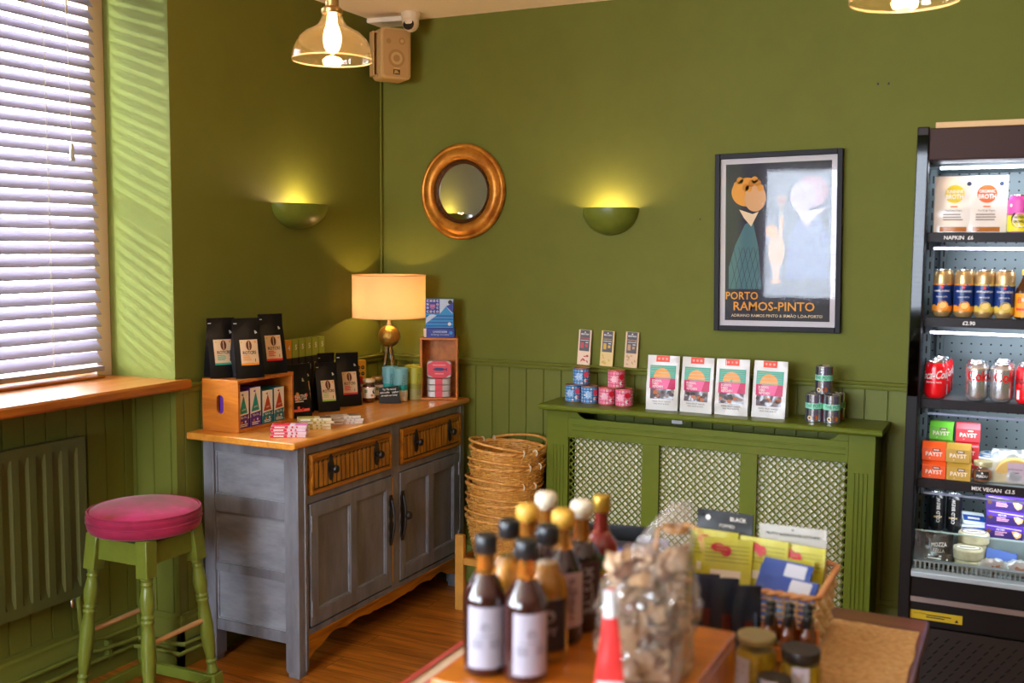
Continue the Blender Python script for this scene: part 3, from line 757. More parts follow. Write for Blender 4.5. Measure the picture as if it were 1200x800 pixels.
# ================================================================== lights of the room
GLASSH = pane('amber_lamp_glass', (1.0, .93, .80), 1.5, .03, .035, (1., .82, .5))
GLRIM = pane('thick_glass_rim', (1., .90, .72), 2.2, .05, .45, (1., .85, .6))
FIL = glow('glowing_bulb', (1., .66, .30), 42.)
def pendant(loc, label, rz):
    """loc = centre of the shade's rim"""
    t = thing('pendant_lamp', label, 'pendant light', loc, rz, 'glass pendant lamps')
    R_ = .1235
    prof = [(R_, 0), (R_+.0005, .012), (R_-.005, .036), (R_-.018, .062), (R_-.040, .083), (R_-.064, .095), (R_-.080, .104), (.036, .118), (.030, .130), (.027, .142)]
    b = MB(); b.lathe_open(prof, GLASSH, 56); b.build('glass_shade', t, angle=80)
    b = MB(); b.tube([(R_*cos(a), R_*sin(a), 0) for a in [2*pi*k/64 for k in range(64)]], .0024, GLRIM, 8, closed=True); b.build('shade_rim', t, angle=80)
    b = MB(); b.lathe([(.031, .138), (.033, .142), (.033, .152), (.026, .158), (.0205, .160), (.0205, .200), (.0215, .202), (.0215, .212), (.010, .218), (.006, .224)], BRASS, 28); b.build('lamp_holder', t)
    b = MB(); b.tube([(0, 0, .222), (0, 0, ZC-loc[2]-.02)], .003, mat('brown_fabric_cord', '#5a3a20', .8), 8); b.build('cord', t)
    b = MB(); b.lathe([(.05, ZC-loc[2]-.0005), (.05, ZC-loc[2]-.018), (.01, ZC-loc[2]-.024)], BRASS, 28); b.build('ceiling_rose', t)
    b = MB(); b.lathe([(1e-8, .018), (.012, .022), (.0235, .040), (.0275, .062), (.0245, .086), (.016, .110), (.0135, .135)], FIL, 24); b.build('light_bulb', t, angle=70)
    l = lamp('pendant_or_added_light', 'POINT', (0, 0, .005), 6.6, WARM, .03); l.parent = t
pendant((-1.943, 2.708, 2.150), 'glass pendant lamp hanging nearest the corner and the wall speaker', 0)
pendant((-.2775, 2.624, 2.155), 'glass pendant lamp at the top right, above the drinks fridge', 20)

def sconce(loc, rz, label, R_=.124, H_=.112, dp=.10):
    """local: wall at y=0, facing -y"""
    t = thing('wall_sconce', label, 'wall light', loc, rz, 'green half-bowl uplighters')
    b = MB()
    def fn(u, v, o=0):
        a = pi*u; rr = cos(v*pi/2); return (-(R_-o)*cos(a)*rr, -(dp-o)*sin(a)*rr-.001, -(H_-o)*sin(v*pi/2))
    b.surf(lambda u, v: fn(u, v), 28, 14, STOOLG, thick=.004)
    b.build('bowl', t, angle=60)
    b = MB(); b.tube([(-(R_-.002)*cos(pi*k/24), -(dp-.002)*sin(pi*k/24)-.001, 0) for k in range(25)], .0028, STOOLG, 6); b.build('rim', t)
    b = MB(); b.box(-.035, -.012, -.07, .035, -.0005, -.02, WHITE); b.M = T(0, -.035, -.035); b.ball((0, 0, 0), .016, glow('sconce_bulb', (1., .70, .30), 20), 14, 8); b.build('bulb_holder', t)
    l = lamp('sconce_light', 'POINT', (0, -.070, -.028), 5.2, (1., .64, .42), .035); l.parent = t
sconce((-1.625, YB, 1.752), 0, 'green half-bowl wall light on the back wall between mirror and poster')
sconce((XL, 3.632, 1.755), 90, 'wider green half-bowl wall light on the left wall above the coffee bags', .160, .098, .11)

# ================================================================== mirror
GOLD = mat('burnished_gold_leaf', '#d99638', .38, metal=.55, noise=(11, .6), c2='#a05e1a', bump=(26, .35))
GOLDD = mat('dark_beaded_gold', '#6b4420', .42, metal=.6, noise=(60, .5))
mr = thing('round_mirror', 'round gilt convex-framed mirror on the back wall near the corner', 'mirror', (-2.352, YB, 1.836))
b = MB(); b.M = RX(90)
b.lathe_open([(.210, 0), (.219, .004), (.221, .016), (.214, .026), (.205, .028), (.200, .024), (.190, .034), (.176, .040), (.160, .038), (.150, .030), (.146, .024), (.146, .010), (.150, .002)], GOLD, 80); b.build('frame', mr, angle=60)
b = MB(); n = 88
for k in range(n):
    a = 2*pi*k/n
    b.M = T(.1385*cos(a), -.020, .1385*sin(a)) @ RY(-math.degrees(a)) ; b.ball((0, 0, 0), (.0078, .006, .0040), GOLDD, 6, 4)
b.M = RX(90); b.lathe_open([(.146, .010), (.146, .016), (.1305, .016), (.1275, .012), (.1275, .006), (.146, .006)], GOLDD, 80)
b.build('beaded_slip', mr, angle=70)
b = MB(); b.M = RX(90); b.lathe([(.130, .006), (.130, .0075), (1e-8, .0075)], mat('mirror_silver', (.80, .80, .80), .03, metal=1.), 64); b.build('mirror_glass', mr)

# ================================================================== speaker and security camera
CRM = mat('cream_speaker_plastic', '#c9a56c', .5)
GRL = mat('cream_speaker_grille', '#bf9860', .6, bump=(900, .6))
sp = thing('wall_speaker', 'small cream loudspeaker bracketed high in the wall corner', 'speaker', (-2.655, 4.155, 2.452), 54)
b = MB(); r = .020
def rrect(w_, h_, r, n=5):
    pts = []
    for cx, cz, a0 in ((w_-r, h_-r, 0), (-w_+r, h_-r, 90), (-w_+r, -h_+r, 180), (w_-r, -h_+r, 270)):
        for k in range(n+1): a = radians(a0+90*k/n); pts.append((cx+r*cos(a), cz+r*sin(a)))
    return pts
b.prism(rrect(.073, .114, .022), -.062, .050, CRM); b.build('cabinet', sp, bevel=.004)
b = MB(); b.prism(rrect(.064, .104, .017), -.068, -.062, GRL); gl = b.build('grille', sp, bevel=.003)
b = MB(); d = Decal(b, flat(.0685))
for q in range(3): d.disc(0, -.022, .040-.012*q, mat('grille_ring_%d' % (q % 2), ('#a8824e', '#c9a56c')[q % 2], .6), 1+q, 28)
d.disc(-.038, .052, .012, mat('grille_ring_0', '#a8824e'), 1); d.disc(.026, .056, .016, mat('grille_ring_0', '#a8824e'), 1); d.disc(.026, .056, .008, CRM, 2)
b.build('drivers', sp)
b = MB(); d = Decal(b, flat(.0685)); d.rect(-.016, -.094, .016, -.072, mat('speaker_badge', '#3a2a14', .4), 2); d.text('JBL', 0, -.083, .017, mat('badge_gold', '#e8c070', .4), 3, bold=.02); d.rect(-.014, -.068, .014, -.065, mat('badge_gold', '#e8c070', .4), 2)
b.build('badge', sp)
b = MB(); b.box(-.094, -.02, -.100, -.088, .03, .100, CRM); b.box(-.094, -.02, .094, -.06, .03, .100, CRM); b.box(-.094, -.02, -.100, -.06, .03, -.094, CRM); b.tube([(-.092, 0, 0), (-.06, .085, 0)], .010, CRM, 10); b.build('bracket', sp, bevel=.002)
cc = thing('security_camera', 'white dome security camera on the ceiling beside the speaker', 'security camera', (-2.545, 4.150, ZC), 14)
WP = mat('white_camera_plastic', '#d8c9ae', .35)
b = MB(); b.lathe([(.045, -.0005), (.046, -.010), (.043, -.022), (.036, -.038), (.032, -.046)], WP, 28); b.build('base', cc)
b = MB(); b.M = T(0, -.004, -.048); b.ball((0, 0, 0), (.038, .038, .040), WP, 22, 14); hd = b.build('camera_head', cc)
b = MB(); b.M = T(0, -.038, -.060) @ RX(78); b.lathe([(.024, -.006), (.0255, .0), (.022, .003), (.019, .001), (.012, .0012), (1e-8, .003)], mat('camera_lens', (.02, .015, .015), .12), 22); b.build('lens', cc)

# ================================================================== framed poster
FRM = mat('black_violet_frame', '#14111a', .45, spec=.2)
ps = thing('framed_poster', 'framed port wine poster in blue and gold hanging on the back wall', 'poster', (-.905, YB-.002, 1.610), 0)
ps.rotation_euler = (0, radians(-1.0), 0)
PW, PH = .254, .362
b = MB(); f = .021
for x0, z0, x1, z1 in ((-PW, -PH, -PW+f, PH), (PW-f, -PH, PW, PH), (-PW+f, -PH, PW-f, -PH+f), (-PW+f, PH-f, PW-f, PH)): b.box(x0, -.024, z0, x1, 0, z1, FRM)
b.build('frame', ps, bevel=.002)
b = MB(); b.box(-PW+f, -.008, -PH+f, PW-f, -.002, PH-f, mat('white_mount', '#c9c6cf', .6)); b.build('mount', ps)
b = MB(); d = Decal(b, flat(.0083), .0002)
C = lambda n, h: mat('poster_'+n, h, .7)
NAVY, GLD, CREAM, TEAL, LILAC, FLESH, MARO = C('navy', '#262638'), C('gold', '#e0993a'), C('cream', '#e6cfae'), C('teal', '#46707a'), C('lilac', '#a89cc4'), C('flesh', '#d9a878'), C('maroon', '#7a2a30')
u1, v1 = PW-f-.022, PH-f-.022
d.rect(-u1, -v1, u1, v1, NAVY, 1)
# generic stand-in artwork: a gold and a rose disc, two patterned drapes, a pale vase form and a glass
d.poly([(-u1+.015, -.19), (-.060, -.19), (-.075, -.02), (-.10, .09), (-.13, .075), (-.19+.02, -.01), (-u1+.015, -.10)], TEAL, 2)
d.poly([(.035, -.15), (u1-.01, -.15), (u1-.006, .02), (.15, .12), (.09, .10), (.05, .02)], C('slate_blue', '#5a6a96'), 2)
for k in range(7):
    x = -u1+.02+k*.021; d.poly([(x, -.19), (x+.0016, -.19), (x+.052, -.02), (x+.0504, -.02)], NAVY, 3); d.poly([(x+.03, -.19), (x+.0316, -.19), (x-.018+.012, -.02), (x-.0196+.012, -.02)], NAVY, 3)
for k in range(7):
    x = .045+k*.022; d.poly([(x, -.15), (x+.0016, -.15), (x+.04, .03), (x+.0384, .03)], NAVY, 3); d.poly([(x+.03, -.15), (x+.0316, -.15), (x-.008, .03), (x-.0096, .03)], NAVY, 3)
d.disc(-.125, .205, .062, GLD, 3, 36, ry=.058); d.disc(-.090, .180, .044, FLESH, 4, 30, ry=.055)
for k in range(9): d.disc(-.165+.012*k, .235+.018*sin(k*1.3), .014, C('amber', '#c97f22') if k % 2 else GLD, 5, 12)
d.disc(.135, .200, .064, C('rose_brown', '#9a6a7a'), 3, 36, ry=.062); d.disc(.100, .180, .050, LILAC, 4, 30, ry=.060)
d.poly([(-.155, .135), (-.10, .115), (-.075, .125), (-.105, .065), (-.135, .10)], CREAM, 5); d.poly([(.195, .135), (.12, .12), (.075, .125), (.115, .06), (.15, .10)], C('pale_lilac', '#cfc4dc'), 5)
d.disc(-.002, -.035, .032, FLESH, 4, 28, ry=.070); d.disc(-.022, .045, .024, GLD, 5, 24); d.poly([(.006, .02), (.020, .02), (.026, .10), (.012, .10)], FLESH, 4)
d.poly([(-.020, -.09), (.014, -.09), (.006, -.155), (-.012, -.155)], FLESH, 4); d.disc(-.004, -.158, .022, FLESH, 5, 20, ry=.010)
d.rect(.0155, .10, .0185, .145, CREAM, 6); d.disc(.017, .10, .012, CREAM, 6, ry=.003)
d.poly([(-.001, .185), (.035, .185), (.031, .155), (.023, .145), (.011, .145), (.003, .155)], CREAM, 6); d.poly([(.002, .178), (.032, .178), (.029, .157), (.022, .149), (.012, .149), (.005, .157)], MARO, 7)
d.text('PORTO', -u1+.058+.012, -v1+.100, .044, GLD, 8, bold=.012, sx=.92)
d.text('RAMOS-PINTO', -.012, -v1+.057, .050, GLD, 8, bold=.012, sx=1.0)
d.text('ADRIANO RAMOS PINTO & IRMÃO L.DA-PORTO', .0, -v1+.020, .0165, CREAM, 8, bold=.004, sx=1.02)
b.build('print', ps)
b = MB(); b.box(-PW+f, -.0135, -PH+f, PW-f, -.012, PH-f, pane('poster_glazing', refl=.42, rough=.03)); b.build('glazing', ps)

# ================================================================== table lamp
tl = thing('table_lamp', 'table lamp with cream drum shade and gold ball on the sideboard in the corner', 'lamp', (-2.622, 4.080, .8855), 20)
b = MB(); b.lathe_open([(.168, .372), (.168, .565)], shade_fabric('cream_lamp_shade_fabric', (.86, .58, .36)), 64); shd = b.build('lamp_shade', tl, angle=60)
b = MB()
for z in (.372, .565): b.tube([(.168*cos(a), .168*sin(a), z) for a in [2*pi*k/64 for k in range(64)]], .0022, mat('shade_trim', '#d8a878', .6), 6, closed=True)
b.build('shade_rim', shd)
AG = mat('hammered_gold', '#a8803a', .3, metal=.8, bump=(140, .9))
b = MB(); b.M = T(0, 0, .285); b.ball((0, 0, 0), .051, AG, 32, 22); b.build('gold_ball', tl)
b = MB(); b.lathe([(.012, .333), (.010, .340), (.008, .350), (.008, .400), (.014, .402), (.014, .43)], mat('lamp_stem', '#c9b08a', .3, metal=.6), 16); b.build('stem', tl)
ROPE = mat('silvered_rope_leg', '#8f8a86', .3, metal=.8, noise=(30, .4))
for k in range(4):
    a = radians(45+90*k); b = MB()
    for ph in (0, pi):
        pts = []
        for i in range(60):
            t = i/59; rr = .012+.060*t**1.5; z = .245-.238*t; q = t*26+ph
            pts.append((rr*cos(a)+.0042*cos(q)*-sin(a), rr*sin(a)+.0042*cos(q)*cos(a), z+.0042*sin(q)*.5))
        b.tube(pts, .0048, ROPE if ph else AG, 6)
    b.ball((.072*cos(a), .072*sin(a), .007), (.008, .008, .007), ROPE, 10, 6)
    b.build('leg', tl, angle=70)
b = MB(); b.ball((0, 0, .46), (.026, .026, .034), glow('table_lamp_bulb', (1., .70, .38), 12.), 16, 10); b.build('light_bulb', tl)
l = lamp('table_lamp_light', 'POINT', (0, 0, .445), 13.0, (1., .60, .20), .03); l.parent = tl
# ================================================================== small goods: builders
def P_(n, h, **k): return mat('print_'+n, h, k.pop('rough', .45), **k)
BAGM = mat('matt_black_foil', '#0d0b0f', .36, spec=.4, bump=(22, .6))
KRAFT = P_('kraft_label', '#d9bb97'); BEAN = P_('bean_brown', '#5a2a12'); INK = P_('ink', '#1a1614'); PALE = P_('pale', '#efe6d8')
RED, ORG, TEALP, GRNP, PINKP = P_('red', '#d8222c'), P_('orange', '#e08a24'), P_('teal', '#2b9a86'), P_('green', '#9ab84a'), P_('pink_red', '#e03a50')
def bagshape(w_, h, d, seed=0, flat_top=.80, pinch=.0, taper=.04, crumple=.0022, lean=0.):
    """closed bag surface + warp function of its front face"""
    def hw(t): return w_/2*(1-taper*t)
    def hd(t): return d/2*max(0.0, 1-(min(t, flat_top)/flat_top)**1.5)+.0015
    def sec(t, u):   # u in -1..1 across the front -> y of the front surface
        return -(hd(t)+(.10*d*(1-u*u) if t < flat_top else .10*d*(1-u*u)*max(0, 1-(t-flat_top)/.15)))
    def wob(u, t, s): return crumple*mnoise.noise(Vector((u*2.3+seed*7.1, t*5+s*3.3, seed)))
    def fn(b, m, nt=18):
        prof = []
        us = [-1, -.75, -.4, 0, .4, .75, 1]
        def loop(t):
            L_ = []
            for u in us: L_.append((u*hw(t), sec(t, u)+wob(u, t, 1)+lean*t*h, t*h))
            pn = pinch*(1-t**2)*d if t < flat_top else 0
            L_.append((hw(t)-pn, lean*t*h, t*h))
            for u in reversed(us): L_.append((u*hw(t), -sec(t, u)*.9+wob(u, t, 2)+lean*t*h, t*h))
            L_.append((-hw(t)+pn, lean*t*h, t*h))
            return L_
        rows = [loop(i/nt) for i in range(nt+1)]; n = len(rows[0])
        vs = [p for r_ in rows for p in r_]
        fs = [(i*n+k, i*n+(k+1) % n, (i+1)*n+(k+1) % n, (i+1)*n+k) for i in range(nt) for k in range(n)]
        fs += [tuple(reversed(range(n))), tuple(range(nt*n, nt*n+n))]
        b.add(vs, fs, m)
    def warp(u, v, o):
        t = min(max(v/h, 0), 1); uu = max(-1, min(1, u/hw(t)))
        # piecewise-linear across the same columns as the mesh so print never sinks below it
        us = [-1, -.75, -.4, 0, .4, .75, 1]
        for a, c in zip(us, us[1:]):
            if a <= uu <= c: f = (uu-a)/(c-a); y = (sec(t, a)+wob(a, t, 1))*(1-f)+(sec(t, c)+wob(c, t, 1))*f; break
        return (u, y-o-.0006+lean*v, v)
    return fn, warp
def coffee_bag(band, seed, label, loc, rz, w_=.112, h=.225, d=.072, group=None, side=None, blank=False, green=False):
    t = thing('coffee_bag', label, 'coffee bag', loc, rz, group)
    fn, wp = bagshape(w_, h, d, seed, pinch=.25)
    b = MB(); fn(b, BAGM); b.build('bag', t, angle=35)
    b = MB(); dd = Decal(b, wp, .0005); dd.curved = True
    if not blank:
        lw = w_*.62/2; z0, z1 = h*.22, h*.64; lean = (rnd.random()-.5)*.004
        dd.rect(-lw+lean, z0, lw+lean, z1, KRAFT, 1, 6, 8); dd.rect(-lw+lean, z0, lw+lean, z0+h*.035, band, 2, 6, 1)
        dd.disc(0, h*.545, .0115, BEAN, 3, 18, ry=.0185); dd.rect(-.0012, h*.475, .0012, h*.615, KRAFT, 4)
        dd.text('ROTCRS', 0, h*.425, .0165, INK, 3, bold=.02, sx=.85)
        dd.lines(-lw*.75, lw*.2, h*.30, h*.385, 4, band, 3); dd.text('1', lw*.62, h*.295, .016, INK, 3, bold=.03)
        dd.disc(-lw*.8, h*.60, .003, GRNP, 3, 8); dd.disc(lw*.75, h*.60, .004, ORG, 3, 8)
        b.build('label', t)['label'] = 'kraft paper label with a coffee bean'
        b = MB(); dd = Decal(b, wp); dd.text('&', w_*.30, h*.76, .017, WHITE, 2, rot=20, bold=.01); dd.rect(-w_*.45, h*.905, -w_*.34, h*.918, WHITE, 2); b.build('logo', t)
    else:
        PK = P_('mustard_art', '#e0a84a'); PKK = P_('coral_art', '#e86a5a')
        dd.text('&', w_*.22, h*.70, .020, WHITE, 2, bold=.01)
        for k in range(9): dd.disc(-w_*.36+w_*.72*rnd.random(), h*(.14+.38*rnd.random()), .006+.007*rnd.random(), (PKK, PK, BEAN, RED)[k % 4], 2+k % 2, 8)
        dd.rect(-w_*.36, h*.12, w_*.36, h*.17, PKK, 2, 5, 1); dd.text('NATIVE', 0, h*.40, .020, WHITE, 5, bold=.03, sx=.8); dd.lines(-.03, .03, h*.30, h*.36, 2, WHITE, 5)
        b.build('artwork', t)['label'] = 'colourful flower and fruit artwork'
    return t

# ---- crate with boxes at the left end of the sideboard
CRW = wood('orange_stained_crate', '#cf7c28', '#a45a1c', axis=1, scale=1.6, rough=.35, stretch=8, coat=.2)
def crate(name, label, loc, rz, W_, D_, H_, t=.012, hand=True, m=None, open_='front'):
    """local: open face towards -y, width along x"""
    m = m or CRW
    e = thing(name, label, 'crate', loc, rz)
    b = MB()
    b.box(-W_/2, -D_/2, 0, W_/2, D_/2, t, m); b.build('base_board', e, bevel=.0015)
    b = MB(); b.box(-W_/2, -D_/2, H_-t, W_/2, D_/2, H_, m); b.build('top_board', e, bevel=.0015)
    b = MB(); b.box(-W_/2+t, D_/2-.006, t, W_/2-t, D_/2, H_-t, m); b.build('back_board', e)
    for s in (-1, 1):
        b = MB(); x0 = -W_/2 if s < 0 else W_/2-t
        if hand and s < 0:
            hz0, hz1, hy = H_*.34, H_*.70, .017; n = 8
            ring = [(hy*cos(pi+pi*k/n)*-1, hz0+hy+hy*sin(pi+pi*k/n)) for k in range(n+1)]+[(hy*cos(pi*k/n), hz1-hy+hy*sin(pi*k/n)) for k in range(n+1)]
            ring = [(-a, z) for a, z in ring[:n+1]]+ring[n+1:] if False else ring
            # plate with a slot: stitch outer rectangle to the slot outline
            ring = [(hy*cos(-pi/2+2*pi*k/24), (hz1-hy if sin(-pi/2+2*pi*k/24) > 0 else hz0+hy)+hy*sin(-pi/2+2*pi*k/24)) for k in range(24)]
            outer = []
            cz = (hz0+hz1)/2
            for a, z in ring:
                dx, dz = a*1.0, (z-cz); k_ = min((D_/2)/abs(dx) if abs(dx) > 1e-6 else 1e9, ((H_-t-cz) if dz > 0 else (cz-t))/abs(dz) if abs(dz) > 1e-6 else 1e9)
                outer.append((dx*k_, cz+dz*k_))
            corners = [(-D_/2, t), (D_/2, t), (D_/2, H_-t), (-D_/2, H_-t)]
            for c in corners:
                j = min(range(24), key=lambda q: (outer[q][0]-c[0])**2+(outer[q][1]-c[1])**2); outer[j] = c
            n = 24
            for xx, rev in ((x0, False), (x0+t, True)):
                vs = [(xx, a, z) for a, z in outer]+[(xx, a, z) for a, z in ring]
                fs = [(i, (i+1) % n, (i+1) % n+n, i+n) for i in range(n)]
                b.add(vs, [tuple(reversed(f)) for f in fs] if not rev else fs, m)
            vs = [(x0, a, z) for a, z in ring]+[(x0+t, a, z) for a, z in ring]; b.add(vs, [(i, i+n, (i+1) % n+n, (i+1) % n) for i in range(n)], m)
            vs = [(x0, a, z) for a, z in outer]+[(x0+t, a, z) for a, z in outer]; b.add(vs, [(i, (i+1) % n, (i+1) % n+n, i+n) for i in range(n)], m)
        else: b.box(x0, -D_/2, t, x0+t, D_/2, H_-t, m)
        b.build('end_board', e, bevel=0 if (hand and s < 0) else .0015)
    return e
TZ = .8855
crate('wooden_crate', 'orange wooden crate on its side with a hand slot, holding four tea boxes', (-2.682, 3.175, TZ), 90, .330, .172, .197)
def tea_box(label, loc, c_side, c_sail, c_hull, h, flag):
    t = thing('tea_box', label, 'box', loc, 90, 'sailing boat tea boxes in the crate')
    w_, d = .0625, .085; b = MB(); b.box(-w_/2, -d/2, 0, w_/2, d/2, h, c_side); b.build('carton', t, bevel=.0008)
    b = MB(); D = Decal(b, flat(d/2), .0004); D.rect(-w_/2+.001, .0, w_/2-.001, h-.001, PALE, 1); D.rect(-w_/2+.001, 0, w_/2-.001, h*.24, c_hull, 2)
    D.poly([(-.024, h*.38), (.022, h*.40), (.004, h*.84), (-.001, h*.84)], c_sail, 2); D.poly([(-.001, h*.84), (.001, h*.84), (.001, h*.93), (-.001, h*.93)], c_sail, 2)
    D.poly([(-.001, h*.93), (-.012, h*.90), (-.001, h*.87)], flag, 2)
    D.poly([(-.028, h*.33), (-.026, h*.20), (.022, h*.20), (.029, h*.37)], c_hull, 3)
    D.text('TEA Co.', 0, h*.285, .0105, PALE, 4, rot=5, bold=.02); D.text('mint', .001, h*.50, .012, PALE, 4, rot=6, shear=.3); D.disc(-.010, h*.155, .0045, ORG, 4, 10); D.disc(.010, h*.165, .0045, PALE, 4, 10)
    D.lines(-.022, .024, h*.04, h*.11, 2, PALE, 4); b.build('front_print', t)
PURP, TGR, RSAIL, TBLU = P_('violet', '#5b2a8a'), P_('sea_green', '#1f8f86'), P_('rust', '#b8401c'), P_('petrol', '#1d7280')
tea_box('purple tea box with a green sail, next to the slotted end of the crate', (-2.650, 3.052, TZ+.0125), PURP, TGR, PURP, .140, PURP)
tea_box('purple tea box with a green sail, between its purple twin and a red-sail box', (-2.650, 3.121, TZ+.0125), PURP, TGR, PURP, .148, PURP)
tea_box('teal tea box with a red sail, third from the left in the crate', (-2.650, 3.192, TZ+.0125), TBLU, RSAIL, TBLU, .128, RSAIL)
tea_box('teal tea box with a red sail, at the right end of the crate', (-2.650, 3.262, TZ+.0125), TBLU, RSAIL, TBLU, .132, RSAIL)
CT = TZ+.1975
coffee_bag(TEALP, 1, 'black coffee bag half hidden at the back left on top of the crate', (-2.728, 3.072, CT), 62)
coffee_bag(ORG, 2, 'black coffee bag with an orange-striped label on top of the crate', (-2.640, 3.112, CT), 62)
coffee_bag(RED, 3, 'black coffee bag with a red-striped label at the right on top of the crate', (-2.652, 3.268, CT), 66, w_=.108, h=.232)
coffee_bag(RED, 4, 'black bag printed with colourful fruit, just right of the crate', (-2.650, 3.425, TZ), 72, w_=.105, h=.215, blank=True)
coffee_bag(ORG, 5, 'black coffee bag tucked behind the green-striped one, its label half hidden', (-2.700, 3.530, TZ), 72, w_=.085, h=.205, d=.05)
coffee_bag(GRNP, 6, 'black coffee bag with a green-striped label standing on the sideboard', (-2.645, 3.618, TZ), 60, w_=.098, h=.204)
coffee_bag(ORG, 8, 'plain-looking black coffee bag behind the pink-striped one', (-2.706, 3.705, TZ), 66, w_=.085, h=.235, d=.045)
coffee_bag(PINKP, 7, 'black coffee bag with a pink-striped label nearest the honey jars', (-2.655, 3.790, TZ), 58, w_=.108, h=.232)
# tall chocolate boxes in a row behind the bags
YEL, LIME = P_('amber_yellow', '#d9932a'), P_('lime', '#9aa63a')
LBB = ['leftmost amber-topped tall black box, beside the coffee bag on the crate', 'amber-topped tall black box, second in the back row', 'lime-topped tall black box next to the amber ones', 'second lime-topped tall black box in the back row', 'middle one of the five lime-topped tall black boxes', 'second lime-topped tall black box from the right', 'lime-topped tall black box at the right end of the row']
for k in range(7):
    y = 3.462+k*.0462; c = YEL if k < 2 else LIME
    t = thing('tall_box', LBB[k], 'box', (-2.770, y, TZ), 90, 'tall numbered boxes behind the coffee bags')
    b = MB(); b.box(-.0205, -.018, 0, .0205, .018, .225, BLACK if False else P_('box_black', '#151315')); b.build('carton', t, bevel=.0006)
    b = MB(); b.box(-.0206, -.0182, .225, .0206, .0182, .302, c); b.build('lid', t, bevel=.0006)
    b = MB(); D = Decal(b, flat(.0184), .0004); D.text('4' if k < 2 else '5', .004, .268, .030, PALE, 1, rot=-90 if False else 0, bold=.02)
    D.text('MINTS', -.002, .178, .0135, WHITE, 1, rot=90, bold=.02); D.text('DARK', .011, .180, .0085, WHITE, 1, rot=90); b.build('print', t)
# biscuit box, jars, card, cups
t = thing('biscuit_box', 'yellow and red patterned box behind the two jars', 'box', (-2.715, 3.930, TZ), 48)
b = MB(); b.box(-.050, -.022, 0, .050, .022, .182, P_('box_yellow', '#d9a83a')); b.build('carton', t, bevel=.001)
b = MB(); D = Decal(b, flat(.022)); 
for i in range(4):
    for j in range(2): D.disc(-.024+i*.020, .150-j*.028, .0085, INK, 1, 14); D.rect(-.029+i*.020, .149-j*.028, -.019+i*.020, .152-j*.028, YEL, 2)
D.disc(-.020, .098, .019, RED, 1); D.disc(.022, .090, .020, RED, 1); D.rect(-.05, 0, .05, .075, PALE, 1); D.disc(-.015, .06, .022, RED, 2); D.disc(.03, .05, .014, PINKP, 2); b.build('front_print', t)
HON = mat('dark_honey', '#5a2408', .25, spec=.6); LIDW = mat('cream_jar_lid', '#d8c8a8', .4); LIDG = mat('gold_jar_lid', '#b88a4a', .35, metal=.5)
def jar(label, loc, r, h, lidm, content, cat='jar', rz=0, group=None, glass=True, lid_h=.014, lab=None):
    t = thing('glass_jar', label, cat, loc, rz, group)
    b = MB(); b.lathe([(r*.85, 0), (r*.97, .004), (r, .012), (r, h-.034), (r*.93, h-.024), (r*.84, h-.018), (r*.84, h-lid_h)], CLEAR, 30); b.build('glass', t)
    b = MB(); b.lathe([(r*.82, .003), (r*.95, .012), (r*.95, h-.036), (r*.8, h-.026), (1e-8, h-.026)], content, 26); b.build('contents', t)
    b = MB(); b.lathe([(r*.90, h-lid_h), (r*.93, h-lid_h+.002), (r*.93, h-.002), (r*.90, h), (1e-8, h-.0008)], lidm, 30); b.build('lid', t)
    if lab:
        b = MB(); D = Decal(b, cylw(r+.0002)); lab(D); b.build('label', t)
    return t
def honey_lab(D):
    D.rect(-.05, .022, .05, .070, PALE, 1, 24, 1); D.rect(-.022, .045, -.008, .060, P_('olive_label', '#8a9a6a'), 2, 4, 1); D.disc(.024, .050, .010, INK, 2); D.rect(.015, .038, .034, .062, P_('honey_gold', '#c98a2a'), 3, 3, 1) if False else None
    D.disc(.012, .034, .006, P_('honey_gold', '#c98a2a'), 3); D.lines(-.028, .0, .026, .040, 2, INK, 2)
jar('honey jar with a pale label, the nearer of two jars on the sideboard', (-2.618, 3.905, TZ), .030, .105, LIDW, HON, lab=honey_lab, rz=38)
jar('honey jar behind the black handwritten card, further of the two jars', (-2.632, 3.998, TZ), .029, .105, LIDG, HON, lab=honey_lab, rz=60)
t = thing('handwritten_card', 'small black card with white handwriting leaning in front of the jars', 'sign', (-2.515, 3.925, TZ), 36)
CARD = mat('black_card', '#111112', .5)
b = MB(); b.M = RX(-14); b.prism([(-.050, .0), (.046, .0), (.036, .078), (-.052, .070)], -.0012, .0012, CARD); b.build('card', t)
b = MB(); b.M = RX(-14); D = Decal(b, flat(.0012)); 
for i, s in enumerate(('Try: This tea and', 'with a coffee, in yoghurt', 'or maybe use honey')): D.text(s, -.006, .062-i*.0135, .0108, WHITE, 1, rot=3, sx=.80, bold=.015, shear=.15)
b.build('handwriting', t)
b = MB(); b.M = RX(16); b.prism([(-.016, .0), (.016, .0), (0, .06)], .018, .020, CARD); b.build('prop', t)
CUPB, CUPT, CUPW = P_('cup_aqua', '#6fa7ad'), P_('cup_teal', '#1f9a90'), P_('cup_cream', '#d9c9a8')
CUPL, CUPM, CUPK = P_('cup_lime', '#a3a22e'), P_('cup_moss', '#8b8a30'), P_('cup_khaki', '#96905a')
